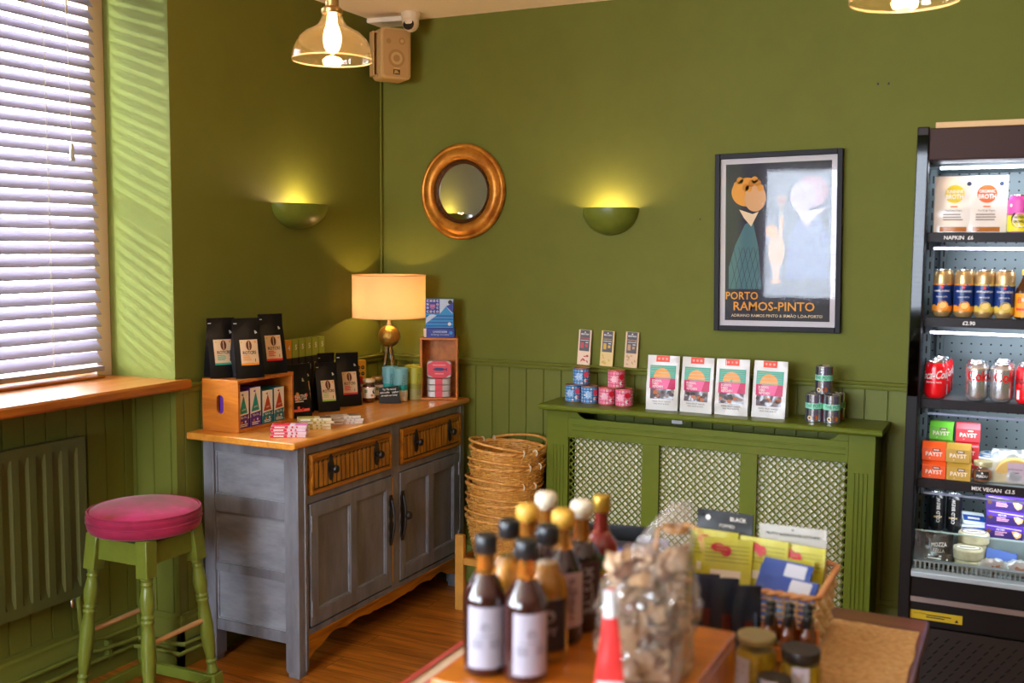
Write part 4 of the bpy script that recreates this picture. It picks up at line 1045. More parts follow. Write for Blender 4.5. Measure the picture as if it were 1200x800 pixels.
def cup(label, loc, cs, rz):
    t = thing('travel_cup', label, 'cup', loc, rz, 'lidded two-tone cups')
    h, r0, r1 = .150, .031, .0365
    def rr(z): return r0+(r1-r0)*z/h
    b = MB(); b.lathe([(r0-.002, 0), (r0, .002), (rr(.050), .050)], cs[2], 34); b.build('base', t)
    b = MB(); b.lathe([(rr(.0505), .0505), (rr(.0755), .0755)], cs[1], 34); b.build('band', t)
    b = MB(); b.lathe([(rr(.076), .076), (r1, h-.004), (r1-.0015, h-.001), (r1-.003, h), (r1-.005, h-.006), (1e-8, h-.006)], cs[0], 34); b.build('body', t)
    b = MB(); D = Decal(b, lambda u, v, o: ((rr(v)+o)*sin(u/.034), -(rr(v)+o)*cos(u/.034), v), .0005); D.text('SOLU TION', .010, .072, .020, P_('cup_text', '#4a5a40'), 1, rot=90, sx=.95); b.build('lettering', t)
cup('aqua and cream lidded cup in front, beside the black card', (-2.516, 4.010, TZ), (CUPB, CUPT, CUPW), 40)
cup('aqua lidded cup behind the front aqua cup, under the lamp', (-2.586, 4.030, TZ), (CUPB, CUPT, CUPW), 30)
cup('lime green lidded cup in front, left of the upright crate', (-2.482, 4.082, TZ), (CUPL, CUPM, CUPK), 40)
cup('lime green lidded cup behind the front lime cup', (-2.535, 4.142, TZ), (CUPL, CUPM, CUPK), 30)
# upright crate with tins and chocolate boxes
crate('wooden_crate', 'small orange crate standing upright at the right end of the sideboard, with tins inside', (-2.402, 4.165, TZ), 26, .172, .110, .284, t=.010, hand=False)
TIN = mat('silver_tin_wrap', '#b8b4b0', .35, metal=.3); PKT = P_('salmon_pink', '#d8485a')
for i, nm in enumerate(('lowest flat sardine tin in the upright crate', 'middle flat sardine tin in the upright crate', 'third flat sardine tin, just under the standing one')):
    t = thing('sardine_tin', nm, 'tin', (-2.400, 4.158, TZ+.0105+i*.0285), 26, 'sardine tins in the upright crate')
    b = MB(); b.prism([(x, y) for x, y in rrect(.054, .036, .018)], 0, .0275, TIN, 'xy'); b.build('tin', t, bevel=.003)
    b = MB(); b.box(-.017, -.0372, .0003, .017, .0372, .0279, PKT); b.build('paper_band', t)
t = thing('sardine_tin', 'sardine tin with a pink label and blue fish standing upright on the other tins', 'tin', (-2.398, 4.155, TZ+.0105+.0860), 26, 'sardine tins in the upright crate')
b = MB(); b.M = T(0, 0, .040) ; b.prism(rrect(.056, .040, .016), -.012, .010, TIN); b.build('tin', t, bevel=.003)
b = MB(); b.M = T(0, 0, .040); D = Decal(b, flat(.0121), .0005); 
pts = [(-.054, -.022), (-.034, -.034), (-.028, -.039), (.028, -.039), (.034, -.034), (.054, -.022), (.054, .022), (.034, .034), (.028, .039), (-.028, .039), (-.034, .034), (-.054, .022)]
D.poly(pts, PKT, 1); D.poly([(-.030, .0), (-.015, .008), (.015, .007), (.028, .001), (.036, .008), (.036, -.008), (.028, -.001), (.012, -.007), (-.016, -.006)], P_('fish_blue', '#23407a'), 2); D.rect(-.03, .018, .03, .021, P_('pale_pink', '#f0b8b8'), 2); D.rect(-.02, -.022, .02, -.019, P_('pale_pink', '#f0b8b8'), 2); b.build('label', t)
BLUE, SKY, PBL = P_('cobalt', '#2b3a9a'), P_('sky_blue', '#2f8fd0'), P_('pale_blue', '#bcd0ea')
t = thing('chocolate_box', 'dark blue chocolate box lying flat on top of the upright crate', 'box', (-2.402, 4.165, TZ+.2845), 26)
b = MB(); b.box(-.070, -.045, 0, .070, .045, .042, BLUE); b.box(-.0705, -.0455, .001, -.058, .0455, .0415, P_('cream_side', '#e8d0a8')); b.build('carton', t, bevel=.001)
b = MB(); D = Decal(b, flat(.046)); D.text('UNREDEEM', .004, .026, .0125, PBL, 1, bold=.02); D.text('drinking chocolate', .004, .014, .011, PBL, 1); D.disc(.054, .022, .008, SKY, 1); b.build('print', t)
t = thing('chocolate_box', 'blue and white geometric chocolate box standing on the flat one', 'box', (-2.402, 4.165, TZ+.3268), 26)
b = MB(); b.box(-.064, -.020, 0, .064, .020, .132, SKY); b.build('carton', t, bevel=.001)
b = MB(); D = Decal(b, flat(.020)); D.rect(-.063, .066, .000, .131, BLUE, 1); D.rect(.001, .066, .063, .131, PBL, 1)
for i, s in enumerate(('C', 'H', 'O', 'C')): D.text(s, -.054+i*.0150, .123, .0135, WHITE, 2, bold=.03)
for i, s in enumerate(('N', 'O')): D.text(s, -.054, .107-i*.0155, .0135, WHITE, 2, bold=.03)
for i, s in enumerate(('O', 'C')): D.text(s, -.009, .107-i*.0155, .0135, WHITE, 2, bold=.03)
for i, s in enumerate(('C', 'O', 'C', 'O')): D.text(s, -.054+i*.0150, .074, .0135, WHITE, 2, bold=.03)
D.rect(-.043, .092, -.020, .107, P_('mauve', '#b070a0'), 2); D.rect(-.040, .085, -.024, .089, P_('mauve', '#b070a0'), 2)
for i in range(5):
    for j in range(5): D.disc(.007+.009*i, .124-.009*j, .0016, P_('blue_grey', '#7f98b8'), 2, 6)
D.poly([(.030, .100), (.063, .066), (.063, .120), (.050, .108)], BLUE, 3); D.poly([(.002, .066), (.030, .098), (.058, .066)], SKY, 4); D.disc(.049, .118, .010, INK, 5)
for i in range(4): D.rect(-.063, .006+i*.015, .063, .013+i*.015, P_('mid_blue', '#1d5aa8'), 1, 1, 1)
D.poly([(-.063, .020), (-.060, .045), (-.045, .060), (-.030, .062), (-.012, .058)], PBL, 3); D.disc(.046, .018, .008, WHITE, 3); b.build('front_print', t)

# chocolate bars stacked flat along the front
def bars(label3, cx, cy, cols, grp, n, seed, rz0):
    r = random.Random(seed)
    for k in range(n):
        t = thing('chocolate_bar', label3[k], 'chocolate bar', (cx+(r.random()-.5)*.012, cy+(r.random()-.5)*.012, TZ+k*.0108), rz0+(r.random()-.5)*8, grp)
        b = MB(); b.box(-.064, -.030, 0, .064, .030, .0102, cols[0]); b.build('wrapper', t, bevel=.001)
        b = MB(); 
        b.box(-.0645, -.0305, .0006, -.004, -.0295, .0096, cols[1]); D = Decal(b, lambda u, v, o: (u, v, .0103+o)); 
        D.rect(-.062, -.028, .0, .028, cols[1], 1); D.rect(.02, -.028, .062, .028, cols[2], 1)
        D2 = Decal(b, flat(.0308)); D2.rect(-.052, .003, -.016, .007, WHITE, 1); D2.disc(.012, .005, .004, cols[1], 1, 8); D2.disc(.028, .005, .0035, cols[1], 1, 8); b.build('print', t)
ordn = ('bottom', 'second', 'third', 'fourth')
C1 = (P_('mauve_white', '#d8c0cc'), P_('crimson', '#c81f3a'), P_('pink_wrap', '#c86a9a'))
C2 = (P_('cream_wrap', '#d9cfae'), P_('sage_yellow', '#a89a4a'), P_('brown_wrap', '#5a4a38'))
C3 = (P_('white_wrap', '#ddd4ca'), P_('grey_mauve', '#b8a8a4'), P_('taupe_wrap', '#6a5a50'))
bars(['red and pink chocolate bar at the bottom of the stack nearest the sideboard corner', 'second red and pink chocolate bar from the bottom', 'third red and pink chocolate bar from the bottom', 'red and pink chocolate bar on top of its stack'], -2.395, 3.055, C1, 'red and pink chocolate bars', 4, 3, 32)
bars(['cream and olive chocolate bar at the bottom of the middle stack', 'second cream and olive chocolate bar of the middle stack', 'third cream and olive chocolate bar of the middle stack', 'cream and olive chocolate bar on top of the middle stack'], -2.415, 3.235, C2, 'cream and olive chocolate bars', 4, 4, 40)
bars(['white chocolate bar at the bottom of the stack furthest from the corner', 'middle white chocolate bar of the furthest stack', 'white chocolate bar on top of the furthest stack'], -2.385, 3.385, C3, 'white wrapped chocolate bars', 3, 5, 44)

# ================================================================== goods on the radiator cover
RZ0 = .9165
CORK = mat('copper_tin_rim', '#b87a4a', .35, metal=.4)
def rtin(label, x, y, z, c1, c2, c3, rz):
    t = thing('patterned_tin', label, 'tin', (x, y, z), rz, 'little patterned tins in pyramids')
    r, h = .0365, .075
    b = MB(); b.lathe([(r-.001, .003), (r, .004), (r, h-.004), (r-.001, h-.003)], c1, 34); b.build('wrap', t)
    b = MB(); b.lathe([(r-.003, 0), (r+.0004, .001), (r+.0004, .003), (r-.001, .0035)], CORK, 34); b.build('base_rim', t)
    b = MB(); b.lathe([(r-.001, h-.0035), (r+.0006, h-.003), (r+.0004, h-.0005), (r-.003, h), (r-.005, h-.004), (1e-8, h-.004)], CORK, 34); b.build('rim', t)
    b = MB(); D = Decal(b, cylw(r), .0005)
    for i in range(16):
        for j in range(5):
            u = -.108+i*.0145; v = .011+j*.013
            if not (-.02 < u < .012 and 20 < 0): D.rect(u-.0045, v-.004, u+.0045, v+.004, (c2, WHITE)[(i*3+j) % 4 == 0], 1, 2, 1); D.disc(u, v, .0022, c1 if (i+j) % 2 else c3, 2, 6)
    D.rect(-.016, .025, .010, .052, c2, 3, 5, 1); D.lines(-.012, .007, .03, .047, 3, WHITE, 4)
    D.disc(.028, .048, .013, c3, 3, 10); D.disc(.024, .022, .008, WHITE, 3, 8); D.disc(.030, .022, .005, c3, 4, 8)
    b.build('pattern', t)
TB = (P_('tin_blue', '#1f6fb0'), P_('tin_light_blue', '#8fb8e0'), P_('tin_rose', '#d8506a'))
TP = (P_('tin_pink', '#d85a80'), P_('tin_light_pink', '#f0a8c0'), P_('tin_red', '#d02030'))
rtin('blue patterned tin at the lower left of the left pyramid', -1.742, 4.185, RZ0, *TB, 5); rtin('blue patterned tin at the lower right of the left pyramid', -1.663, 4.175, RZ0, *TB, 20); rtin('blue patterned tin on top of the left pyramid', -1.704, 4.180, RZ0+.0755, *TB, 12)
rtin('pink patterned tin at the lower left of the right pyramid', -1.580, 4.170, RZ0, *TP, 8); rtin('pink patterned tin at the lower right of the right pyramid', -1.500, 4.160, RZ0, *TP, 0); rtin('pink patterned tin on top of the right pyramid', -1.538, 4.166, RZ0+.0755, *TP, 14)
# slim chocolate bars leaning on the dado rail
for k, (x, nm, cb, cc_) in enumerate(((-1.735, 'slim red-patterned chocolate bar, leftmost on the dado rail', P_('bar_cream', '#e8cbb0'), P_('bar_red', '#c0303a')),
                                  (-1.628, 'slim yellow chocolate bar in the middle on the dado rail', P_('bar_straw', '#dcc078'), P_('bar_yellow', '#c8a02a')),
                                  (-1.516, 'slim tan chocolate bar, rightmost on the dado rail', P_('bar_tan', '#d9b890'), P_('bar_brown', '#b88a5a')))):
    t = thing('slim_chocolate_bar', nm, 'chocolate bar', (x, 4.2795, 1.0665), 5); t.rotation_euler = (radians(-2.5), radians(2.5), radians(8))
    b = MB(); b.box(-.029, -.007, 0, .029, .004, .155, cb); b.build('carton', t, bevel=.0008)
    b = MB(); D = Decal(b, flat(.007), .0003); D.rect(-.022, .062, .022, .154, P_('slate', '#40383e'), 1); D.text('MAYAN', 0, .136, .010, WHITE, 2, bold=.02); D.poly([(-.004, .143), (.004, .143), (0, .149)], WHITE, 2)
    D.text(('Orange', 'Lemon', 'Nutmeg')[k], 0, .119, .0125, cc_, 2, bold=.01, shear=.2); D.rect(-.018, .108, .018, .110, WHITE, 2)
    D.rect(-.017, .074, -.004, .100, cc_, 2); D.rect(.003, .080, .014, .092, cc_, 2); D.rect(.004, .098, .016, .101, WHITE, 2)
    for q in range(8): a = rnd.random()*6; u, v = -.018+.036*rnd.random(), .010+.042*rnd.random(); D.poly([(u+.008*cos(a), v+.008*sin(a)), (u+.003*cos(a+1.6), v+.003*sin(a+1.6)), (u-.008*cos(a), v-.008*sin(a)), (u+.003*cos(a-1.6), v+.003*sin(a-1.6))], cc_, 2+q % 3)
    b.build('front_print', t)
# four dried-fruit pouches
POU = mat('pearl_pouch_film', '#d4d2d0', .28, spec=.6, bump=(18, .35))
MAG, TQ, SUNO, WIN, BRN = P_('magenta', '#c2185b'), P_('turquoise', '#3aa894'), P_('sun_orange', '#e8a050'), P_('window_grey', '#6a6068', rough=.15), P_('dried_fruit', '#3a2420')
PLT, ORS = P_('light_magenta', '#e8609a'), P_('seal_orange', '#e0452a')
for k, (x, y, nm, rz) in enumerate(((-1.325, 4.150, 'white snack pouch with a pink band, leftmost of the four', 3), (-1.178, 4.150, 'white snack pouch, second from the left of the four', -3), (-1.036, 4.155, 'white snack pouch, third from the left of the four', 1), (-.886, 4.160, 'white snack pouch, rightmost of the four, its corner flopping', -4))):
    t = thing('snack_pouch', nm, 'pouch', (x, y, RZ0), rz, 'white snack pouches on the radiator cover')
    W_, H_ = .134, .224; fn, wp = bagshape(W_, H_, .046, 11+k, flat_top=.90, pinch=0, taper=.0, crumple=.006)
    b = MB(); fn(b, POU, 22); b.build('pouch', t, angle=50)
    b = MB(); D = Decal(b, wp, .0005); D.curved = True; u = .054
    D.rect(-u, .130, u, .184, TQ, 1, 8, 4); D.rect(-u, .088, u, .131, MAG, 1, 8, 4); D.rect(-u+.004, .046, u-.004, .088, WIN, 1, 8, 4)
    D.disc(-.002, .133, .036, SUNO, 2, 24, a0=0, a1=180, ry=.040)
    for q in range(7): D.rect(-u+.004, .133+q*.0072, u-.004, .1340+q*.0072, P_('wave_pale', '#a8d8c8') if q % 2 else SUNO, 3, 8, 1)
    D.poly([(-.036, .089), (.022, .089), (.034, .130), (-.030, .130)], PLT, 2)
    for i, s in enumerate(('SCHOOL', 'YARD', 'KITCHEN')): D.text(s, (-.022, -.029, -.018)[i], .120-i*.0115, .0125, WHITE, 4, bold=.03, sx=.85)
    for q in range(10): D.disc(-.045+.09*rnd.random(), .053+.028*rnd.random(), .006+.006*rnd.random(), (BRN, P_('dried_orange', '#b86a3a'), BRN, P_('dried_grey', '#8a7a78'))[q % 4], 2+q % 3, 8, ry=.007)
    D.text('DRIED FRUIT SNACK', 0, .036, .0085, INK, 2); D.text('REAL FRUIT & NUTS', 0, .026, .0075, INK, 2)
    D.rect(-.030, .198, .026, .2235, ORS, 1, 4, 2)
    for q in range(3): D.disc(-.018+q*.016, .211, .005, P_('seal_pink', '#f0a090'), 2, 8)
    b.build('front_print', t)
# THE POT tins
FOIL = mat('chrome_foil_tin', '#c8ccd4', .18, metal=.85); MINT = P_('mint', '#8ad8b8')
def pot(label, x, y, z, rz):
    t = thing('foil_tin', label, 'tin', (x, y, z), rz, 'foil tins with mint bands')
    r, h = .0325, .108
    b = MB(); b.lathe([(r-.002, 0), (r, .002), (r, h-.002), (r-.002, h), (r-.004, h-.003), (1e-8, h-.003)], FOIL, 34); b.build('tin', t)
    b = MB(); b.lathe_open([(r+.0012, .052), (r+.0012, .074)], MINT, 34); b.build('band', t)['label'] = 'mint green paper band'
    b = MB(); D = Decal(b, cylw(r+.0012)); D.text('THE POT', 0, .0628, .0175, INK, 1, bold=.0, sx=.85); D = Decal(b, cylw(r))
    for u in (-.085, -.045, -.022, .012, .044, .082): D.rect(u-.006, .004, u+.005, .104, (P_('foil_mauve', '#5a4a60'), P_('foil_dark', '#2c2c3a'), P_('foil_rose', '#a04a50'))[int(abs(u)*1000) % 3], 1, 3, 1)
    D.disc(-.012, .016, .0085, P_('cookie', '#e8d0a8'), 2, 14); D.disc(-.012, .016, .004, BEAN, 3, 8); D.disc(.012, .018, .0100, P_('caramel', '#a85a1a'), 2, 14); b.build('print', t)
pot('foil tin with a mint band, lower left of the three in front', -.712, 4.145, RZ0, 0); pot('foil tin with a mint band, lower right of the pyramid', -.645, 4.140, RZ0, 14)
pot('foil tin with a mint band, standing behind at the back right', -.640, 4.212, RZ0, 30); pot('foil tin with a mint band, on top of the pyramid', -.682, 4.165, RZ0+.1085, -4)
pot('foil tin with a mint band, mostly hidden behind the front pair', -.710, 4.215, RZ0, 10)
# ================================================================== drinks fridge
FB = mat('fridge_black_metal', (.008, .007, .008), .45, spec=.22)
FHEAD = mat('fridge_dark_brown_head', (.030, .014, .013), .5, spec=.2)
FIN = mat('fridge_pale_steel_lining', '#7b888c', .38, metal=.25)
FSH = mat('fridge_shelf_edge', '#1a1316', .4, spec=.25)
FLIP = mat('fridge_grey_lip', '#a9bcc9', .35, metal=.2)
def peg_mat():
    m = bpy.data.materials.new('pegboard_steel'); m.use_nodes = True; nt = m.node_tree; b = nt.nodes['Principled BSDF']
    b.inputs['Roughness'].default_value = .42; b.inputs['Metallic'].default_value = .25
    tc = _n(nt, 'ShaderNodeTexCoord'); sp_ = _n(nt, 'ShaderNodeSeparateXYZ'); nt.links.new(tc.outputs['Object'], sp_.inputs[0])
    def cell(out, step):
        d = _n(nt, 'ShaderNodeMath', operation='DIVIDE'); d.inputs[1].default_value = step; nt.links.new(out, d.inputs[0])
        f = _n(nt, 'ShaderNodeMath', operation='FRACT'); nt.links.new(d.outputs[0], f.inputs[0])
        s = _n(nt, 'ShaderNodeMath', operation='SUBTRACT'); s.inputs[1].default_value = .5; nt.links.new(f.outputs[0], s.inputs[0])
        p = _n(nt, 'ShaderNodeMath', operation='POWER'); p.inputs[1].default_value = 2; nt.links.new(s.outputs[0], p.inputs[0]); return p.outputs[0]
    a = _n(nt, 'ShaderNodeMath', operation='ADD'); nt.links.new(cell(sp_.outputs[0], .031), a.inputs[0]); nt.links.new(cell(sp_.outputs[2], .029), a.inputs[1])
    l = _n(nt, 'ShaderNodeMath', operation='LESS_THAN'); l.inputs[1].default_value = .011; nt.links.new(a.outputs[0], l.inputs[0])
    mx = _n(nt, 'ShaderNodeMix', data_type='RGBA'); mx.inputs[6].default_value = (*srgb('#79868a'), 1); mx.inputs[7].default_value = (.006, .007, .009, 1)
    nt.links.new(l.outputs[0], mx.inputs[0]); nt.links.new(mx.outputs[2], b.inputs['Base Color'])
    return m
PEG = peg_mat()
fx, fy = .14, 3.86
fr = thing('open_display_fridge', 'tall black open-fronted drinks fridge with lit steel shelves at the right edge', 'fridge', (fx, fy, 0))
l_, r_, f_, k_ = -.315-fx, .60-fx, 3.45-fy, 4.24-fy
b = MB()
b.box(l_, f_+.05, .02, l_+.014, k_, 1.955, FB); b.box(r_-.03, f_+.02, .02, r_, k_, 1.955, FB); b.box(l_, k_-.03, .02, r_, k_, 1.955, FB)
b.box(l_+.014, f_+.05, .02, r_-.03, k_-.03, .12, FB); b.box(l_+.014, f_+.012, .40, r_-.03, f_+.03, .565, FB)
b.box(l_+.014, f_+.03, .13, r_-.03, f_+.04, .40, FB)
b.build('cabinet', fr, bevel=.003)
b = MB(); b.box(l_+.001, f_, .02, l_+.036, f_+.05, 1.955, FB); b.build('front_post', fr, bevel=.004)
b = MB(); b.box(l_+.004, f_-.0045, 1.13, l_+.033, f_-.0005, 1.93, pane('mirror_trim', (.02, .02, .02), .6, .04)); b.box(l_+.004, f_-.0005, 1.13, l_+.033, f_, 1.93, BLACK); b.build('glass_trim', fr)
b = MB(); b.box(l_+.036, f_, 1.853, r_, f_+.16, 1.950, FHEAD); b.build('head_panel', fr, bevel=.004)
b = MB(); b.box(l_+.045, f_+.10, 1.956, r_-.01, k_-.02, 1.978, mat('pale_wood_lid', '#c9a878', .5)); b.build('top_board', fr, bevel=.002)
b = MB(); b.box(l_+.0145, f_+.052, .56, l_+.018, 3.93-fy, 1.853, mat('fridge_mirror_side', '#8fa3ad', .08, metal=.9)); b.build('side_lining', fr)
b = MB(); b.box(l_+.0145, 3.93-fy, .56, r_-.03, 3.94-fy, 1.853, PEG); b.build('back_pegboard', fr)
b = MB(); b.box(l_+.0145, f_+.16, 1.845, r_-.03, 3.93-fy, 1.853, FIN); b.build('inner_ceiling', fr)
for x in (l_+.022, l_+.052):        # slotted uprights
    b = MB(); y = f_+.30 if x < l_+.03 else 3.925-fy
    b.box(x, y-.022, .57, x+.020, y, 1.845, FIN)
    for q in range(31): b.box(x+.0075, y-.0226, .60+q*.040, x+.0125, y-.0219, .624+q*.040, DARK)
    b.build('slotted_upright', fr)
LED = glow('cool_white_led', (.80, .72, 1.0), 14.)
PRICE = [('NAPKIN  £6', .09), ('£2.90', .13), (None, 0), ('MIX VEGAN  £3.5', .22)]
for i, z in enumerate((1.637, 1.376, 1.120, .866)):
    b = MB(); x0, x1 = l_+.038, r_-.032; y0 = 3.495-fy
    b.box(x0, y0+.004, z-.016, x1, 3.915-fy, z-.002, FIN); sh = b.build('shelf', fr, bevel=.001)
    b = MB(); b.box(x0, y0-.004, z-.030, x1, y0+.004, z-.001, FSH); b.build('shelf_edge', sh, bevel=.001)
    b = MB(); b.box(x0, y0+.012, z-.054, x0+.006, 3.9-fy, z-.016, FB); b.build('bracket', sh)
    if PRICE[i][0]:
        b = MB(); D = Decal(b, lambda u, v, o: (u, y0-.004-o, v)); D.text(PRICE[i][0], x0+PRICE[i][1], z-.017, .016, WHITE, 1, bold=.015); b.build('price_lettering', sh)
    b = MB(); b.box(x0+.02, y0+.016, z-.053, x1-.01, y0+.023, z-.046, LED if i < 2 else mat('unlit_led_strip', '#8890a8', .4)); b.build('light_strip', sh)
b = MB(); b.box(l_+.06, f_+.165, 1.838, r_-.05, f_+.180, 1.8445, glow('fridge_top_tube', (.82, .88, 1.0), 30.)); b.build('light_tube', fr)
for z, e in ((1.83, 6.5), (1.60, 5.0), (1.34, 5.0), (1.085, 4.0), (.83, 4.0)):
    l = lamp('fridge_led_light', 'AREA', (fx+.05, 3.54, z), e*.55, (.84, .92, 1.0), .70, (radians(24), 0, 0), size_y=.03); l.parent = None
# bottom deck, glass lip, grille
b = MB(); b.box(l_+.02, f_+.05, .570, r_-.032, 3.93-fy, .580, FIN); b.build('bottom_deck', fr)
b = MB()
for q in range(62): x = l_+.045+q*.0135; b.box(x, f_+.012, .585, x+.0055, f_+.030, .607, FIN)
b.box(l_+.04, f_+.010, .607, r_-.035, f_+.032, .611, FIN); b.box(l_+.04, f_+.010, .581, r_-.035, f_+.032, .585, FIN)
g_ = b.build('air_grille', fr)
b = MB(); b.prism([(f_-.004, .560), (f_-.004, .576), (f_+.010, .584), (f_+.045, .584), (f_+.045, .560)], l_+.036, r_, FLIP, 'yz'); b.build('front_lip', fr, bevel=.002)
b = MB(); b.box(l_+.040, f_+.034, .585, r_-.035, f_+.0375, .700, pane('lip_glass', (.95, .99, .98), .7)); b.build('lip_glass', fr)
b = MB(); b.box(l_+.0405, f_+.0335, .700, r_-.035, f_+.038, .703, mat('glass_edge', '#a8c8c4', .2)); b.build('lip_glass_edge', fr)
b = MB(); b.box(l_+.036, f_+.006, .478, r_, f_+.012, .494, mat('dull_silver_strip', '#8a7f80', .4, metal=.4)); b.build('trim_strip', fr)
b = MB(); D = Decal(b, lambda u, v, o: (u, f_+.0118-o, v)); D.rect(l_+.038, .422, l_+.190, .450, P_('warning_yellow', '#c9b52a'), 1)
D.text('CAUTION', l_+.066, .441, .008, INK, 2); D.lines(l_+.085, l_+.165, .430, .440, 2, INK, 2); D.poly([(l_+.168, .426), (l_+.180, .426), (l_+.174, .436)], INK, 2); b.build('warning_sticker', fr)
b = MB(); b.box(l_+.036, f_+.004, .10, r_, f_+.012, .398, mat('vent_panel', (.024, .020, .020), .45, spec=.3))
for i in range(12):
    for j in range(26):
        x = l_+.06+j*.032+(i % 2)*.016; z = .125+i*.0215
        if x < r_-.05: b.prism([(x, z), (x+.006, z), (x+.018, z+.013), (x+.012, z+.013)], f_+.0030, f_+.0042, mat('vent_slot', (.002, .002, .002), .9))
b.build('vent_grille', fr)
b = MB(); b.box(l_+.02, f_+.06, 0, r_-.02, k_-.02, .02, BLACK); b.build('feet_plinth', fr)

# ---- cans, pouches and packets in the fridge
def can(label, loc, r, h, body, art, name='drinks_can', cat='can', group=None, rz=0, slim=True):
    t = thing(name, label, cat, loc, rz, group)
    n = .80 if slim else .82
    b = MB(); b.lathe([(r*.74, 0), (r*.80, .002), (r*.98, .010), (r, .016), (r, h-.018), (r*.97, h-.014), (r*.84, h-.004)], body, 34); b.build('body', t)
    b = MB(); b.lathe([(r*.84, h-.0042), (r*.86, h-.002), (r*.85, h), (r*.81, h-.0005), (r*.78, h-.005), (1e-8, h-.005)], ALU, 34); b.build('lid', t)
    b = MB(); b.box(-.004, -.013, h-.0048, .004, .006, h-.003, ALU); b.build('ring_pull', t)
    b = MB(); art(Decal(b, cylw(r), .0004)); b.build('print', t)
    return t
GOLDC = mat('champagne_can', '#b99a6a', .3, metal=.6); NAVYC = P_('can_navy', '#14306e', rough=.3); ORC, LEM = P_('orange_fruit', '#e8902a'), P_('lemon_fruit', '#c8b04a'); STAR = P_('star_red', '#e04040')
def sanp(fruit):
    def art(D):
        D.rect(-.09, .022, .09, .098, NAVYC, 1, 30, 1); D.rect(-.09, .098, .09, .103, fruit, 1, 30, 1); D.disc(-.0, .098, .014, NAVYC, 2, 16, ry=.006)
        D.rect(-.09, .018, .09, .034, fruit, 2, 30, 1); D.disc(.004, .034, .016, fruit, 3, 18); D.disc(.004, .036, .010, P_('fruit_pale', '#f0c878'), 4, 14); D.disc(-.024, .028, .010, fruit, 3, 12)
        D.star(0, .092, .0065, STAR, 4); D.text('SANPELLEGRINO', 0, .080, .0075, WHITE, 3, bold=.02, sx=.85); D.text('ARANCIATA' if fruit is ORC else 'LIMONATA', 0, .062, .0060, WHITE, 3, bold=.01); D.lines(-.02, .02, .108, .122, 3, P_('can_print', '#8a7048'), 1)
    return art
zs = 1.3765
for i, (x, f) in enumerate(((-.228, ORC), (-.166, ORC), (-.108, LEM), (-.052, LEM))):
    can(('slim navy and gold can with oranges at the left end of its fridge shelf', 'second slim navy can from the left, showing oranges', 'third slim navy can from the left, showing lemons', 'fourth slim navy can, showing lemons, beside the brown bottle')[i], (x, 3.530, zs), .0285, .146, GOLDC, sanp(f), group='slim navy cans in the fridge')
    can(('slim navy can behind the leftmost one', 'slim navy can behind the second one', 'slim navy can behind the third one', 'slim navy can behind the fourth one')[i], (x, 3.600, zs), .0285, .146, GOLDC, sanp(f), group='slim navy cans in the fridge')
# bottle with orange label
t = thing('brown_bottle', 'stubby brown glass bottle with an orange label at the right edge of the fridge shelf', 'bottle', (.008, 3.530, zs), 0)
BGL = mat('brown_bottle_glass', (.05, .015, .004), .08, spec=.6)
b = MB(); b.lathe([(.026, 0), (.031, .003), (.0315, .075), (.029, .090), (.018, .112), (.0135, .125), (.0135, .140)], BGL, 30); b.build('glass', t)
b = MB(); b.lathe([(.015, .133), (.0155, .136), (.0155, .146), (.013, .149)], P_('cap_gold', '#d9b04a'), 20); b.build('cap', t)
b = MB(); D = Decal(b, cylw(.0315)); D.rect(-.045, .006, .045, .078, P_('label_orange', '#e8951a'), 1, 20, 1); D.text('B', -.020, .056, .026, P_('label_red', '#c83a1a'), 2); D.rect(-.03, .026, .02, .033, RED, 2, 8, 1); D.text('Bunda', .004, .058, .014, WHITE, 2); b.build('label', t)
# coke cans
CR = mat('bright_red_can', '#d8101c', .22, spec=.6); CS = mat('silver_can', '#b8b6b8', .22, metal=.75)
SCR = 'script'
def coke(D):
    for u0 in (-.105, .0, .105): D.text('Coca-Cola', u0, .072, .036, WHITE, 2, rot=4, sx=.66, bold=.014, shear=.32)
    D.text('ORIGINAL TASTE', -.0, .050, .0065, WHITE, 2, bold=.01); D.rect(-.0, .0, .0, .0, WHITE, 1); D.rect(-.060, .012, -.050, .044, WHITE, 2, 2, 1); D.rect(.048, .012, .056, .044, WHITE, 2, 2, 1)
def diet(D):
    D.text('Coke', .006, .076, .045, CR, 2, sx=.78, bold=.022); D.text('Coke', -.100, .076, .045, CR, 2, sx=.78, bold=.022); D.rect(-.05, .10, .05, .102, P_('can_line', '#c8a878'), 1, 12, 1)
def zero(D):
    for u0 in (-.1, 0, .1): D.text('Coca-Cola', u0, .072, .036, INK, 2, rot=4, sx=.66, bold=.014, shear=.32)
    D.rect(-.02, .046, .03, .048, INK, 2, 5, 1); D.rect(-.030, .012, -.020, .040, WHITE, 2, 2, 1)
zc = 1.1205
can('red cola can at the left of its shelf, front of the row', (-.236, 3.530, zc), .033, .115, CR, coke, group='red cola cans in the fridge', rz=-10)
can('red cola can second in the row, its silver lid just behind the front one', (-.230, 3.602, zc), .033, .115, CR, coke, group='red cola cans in the fridge', rz=12)
can('red cola can at the back of the left row', (-.228, 3.674, zc), .033, .115, CR, coke, group='red cola cans in the fridge')
can('silver cola can at the left of the two silver rows', (-.118, 3.530, zc), .033, .115, CS, diet, group='silver cola cans in the fridge', rz=6)
can('silver cola can behind the left silver can', (-.121, 3.602, zc), .033, .115, CS, diet, group='silver cola cans in the fridge')
can('silver cola can at the right, touching the black-lettered red can', (-.049, 3.530, zc), .033, .115, CS, diet, group='silver cola cans in the fridge', rz=18)
can('silver cola can second in the right silver row', (-.047, 3.602, zc), .033, .115, CS, diet, group='silver cola cans in the fridge')
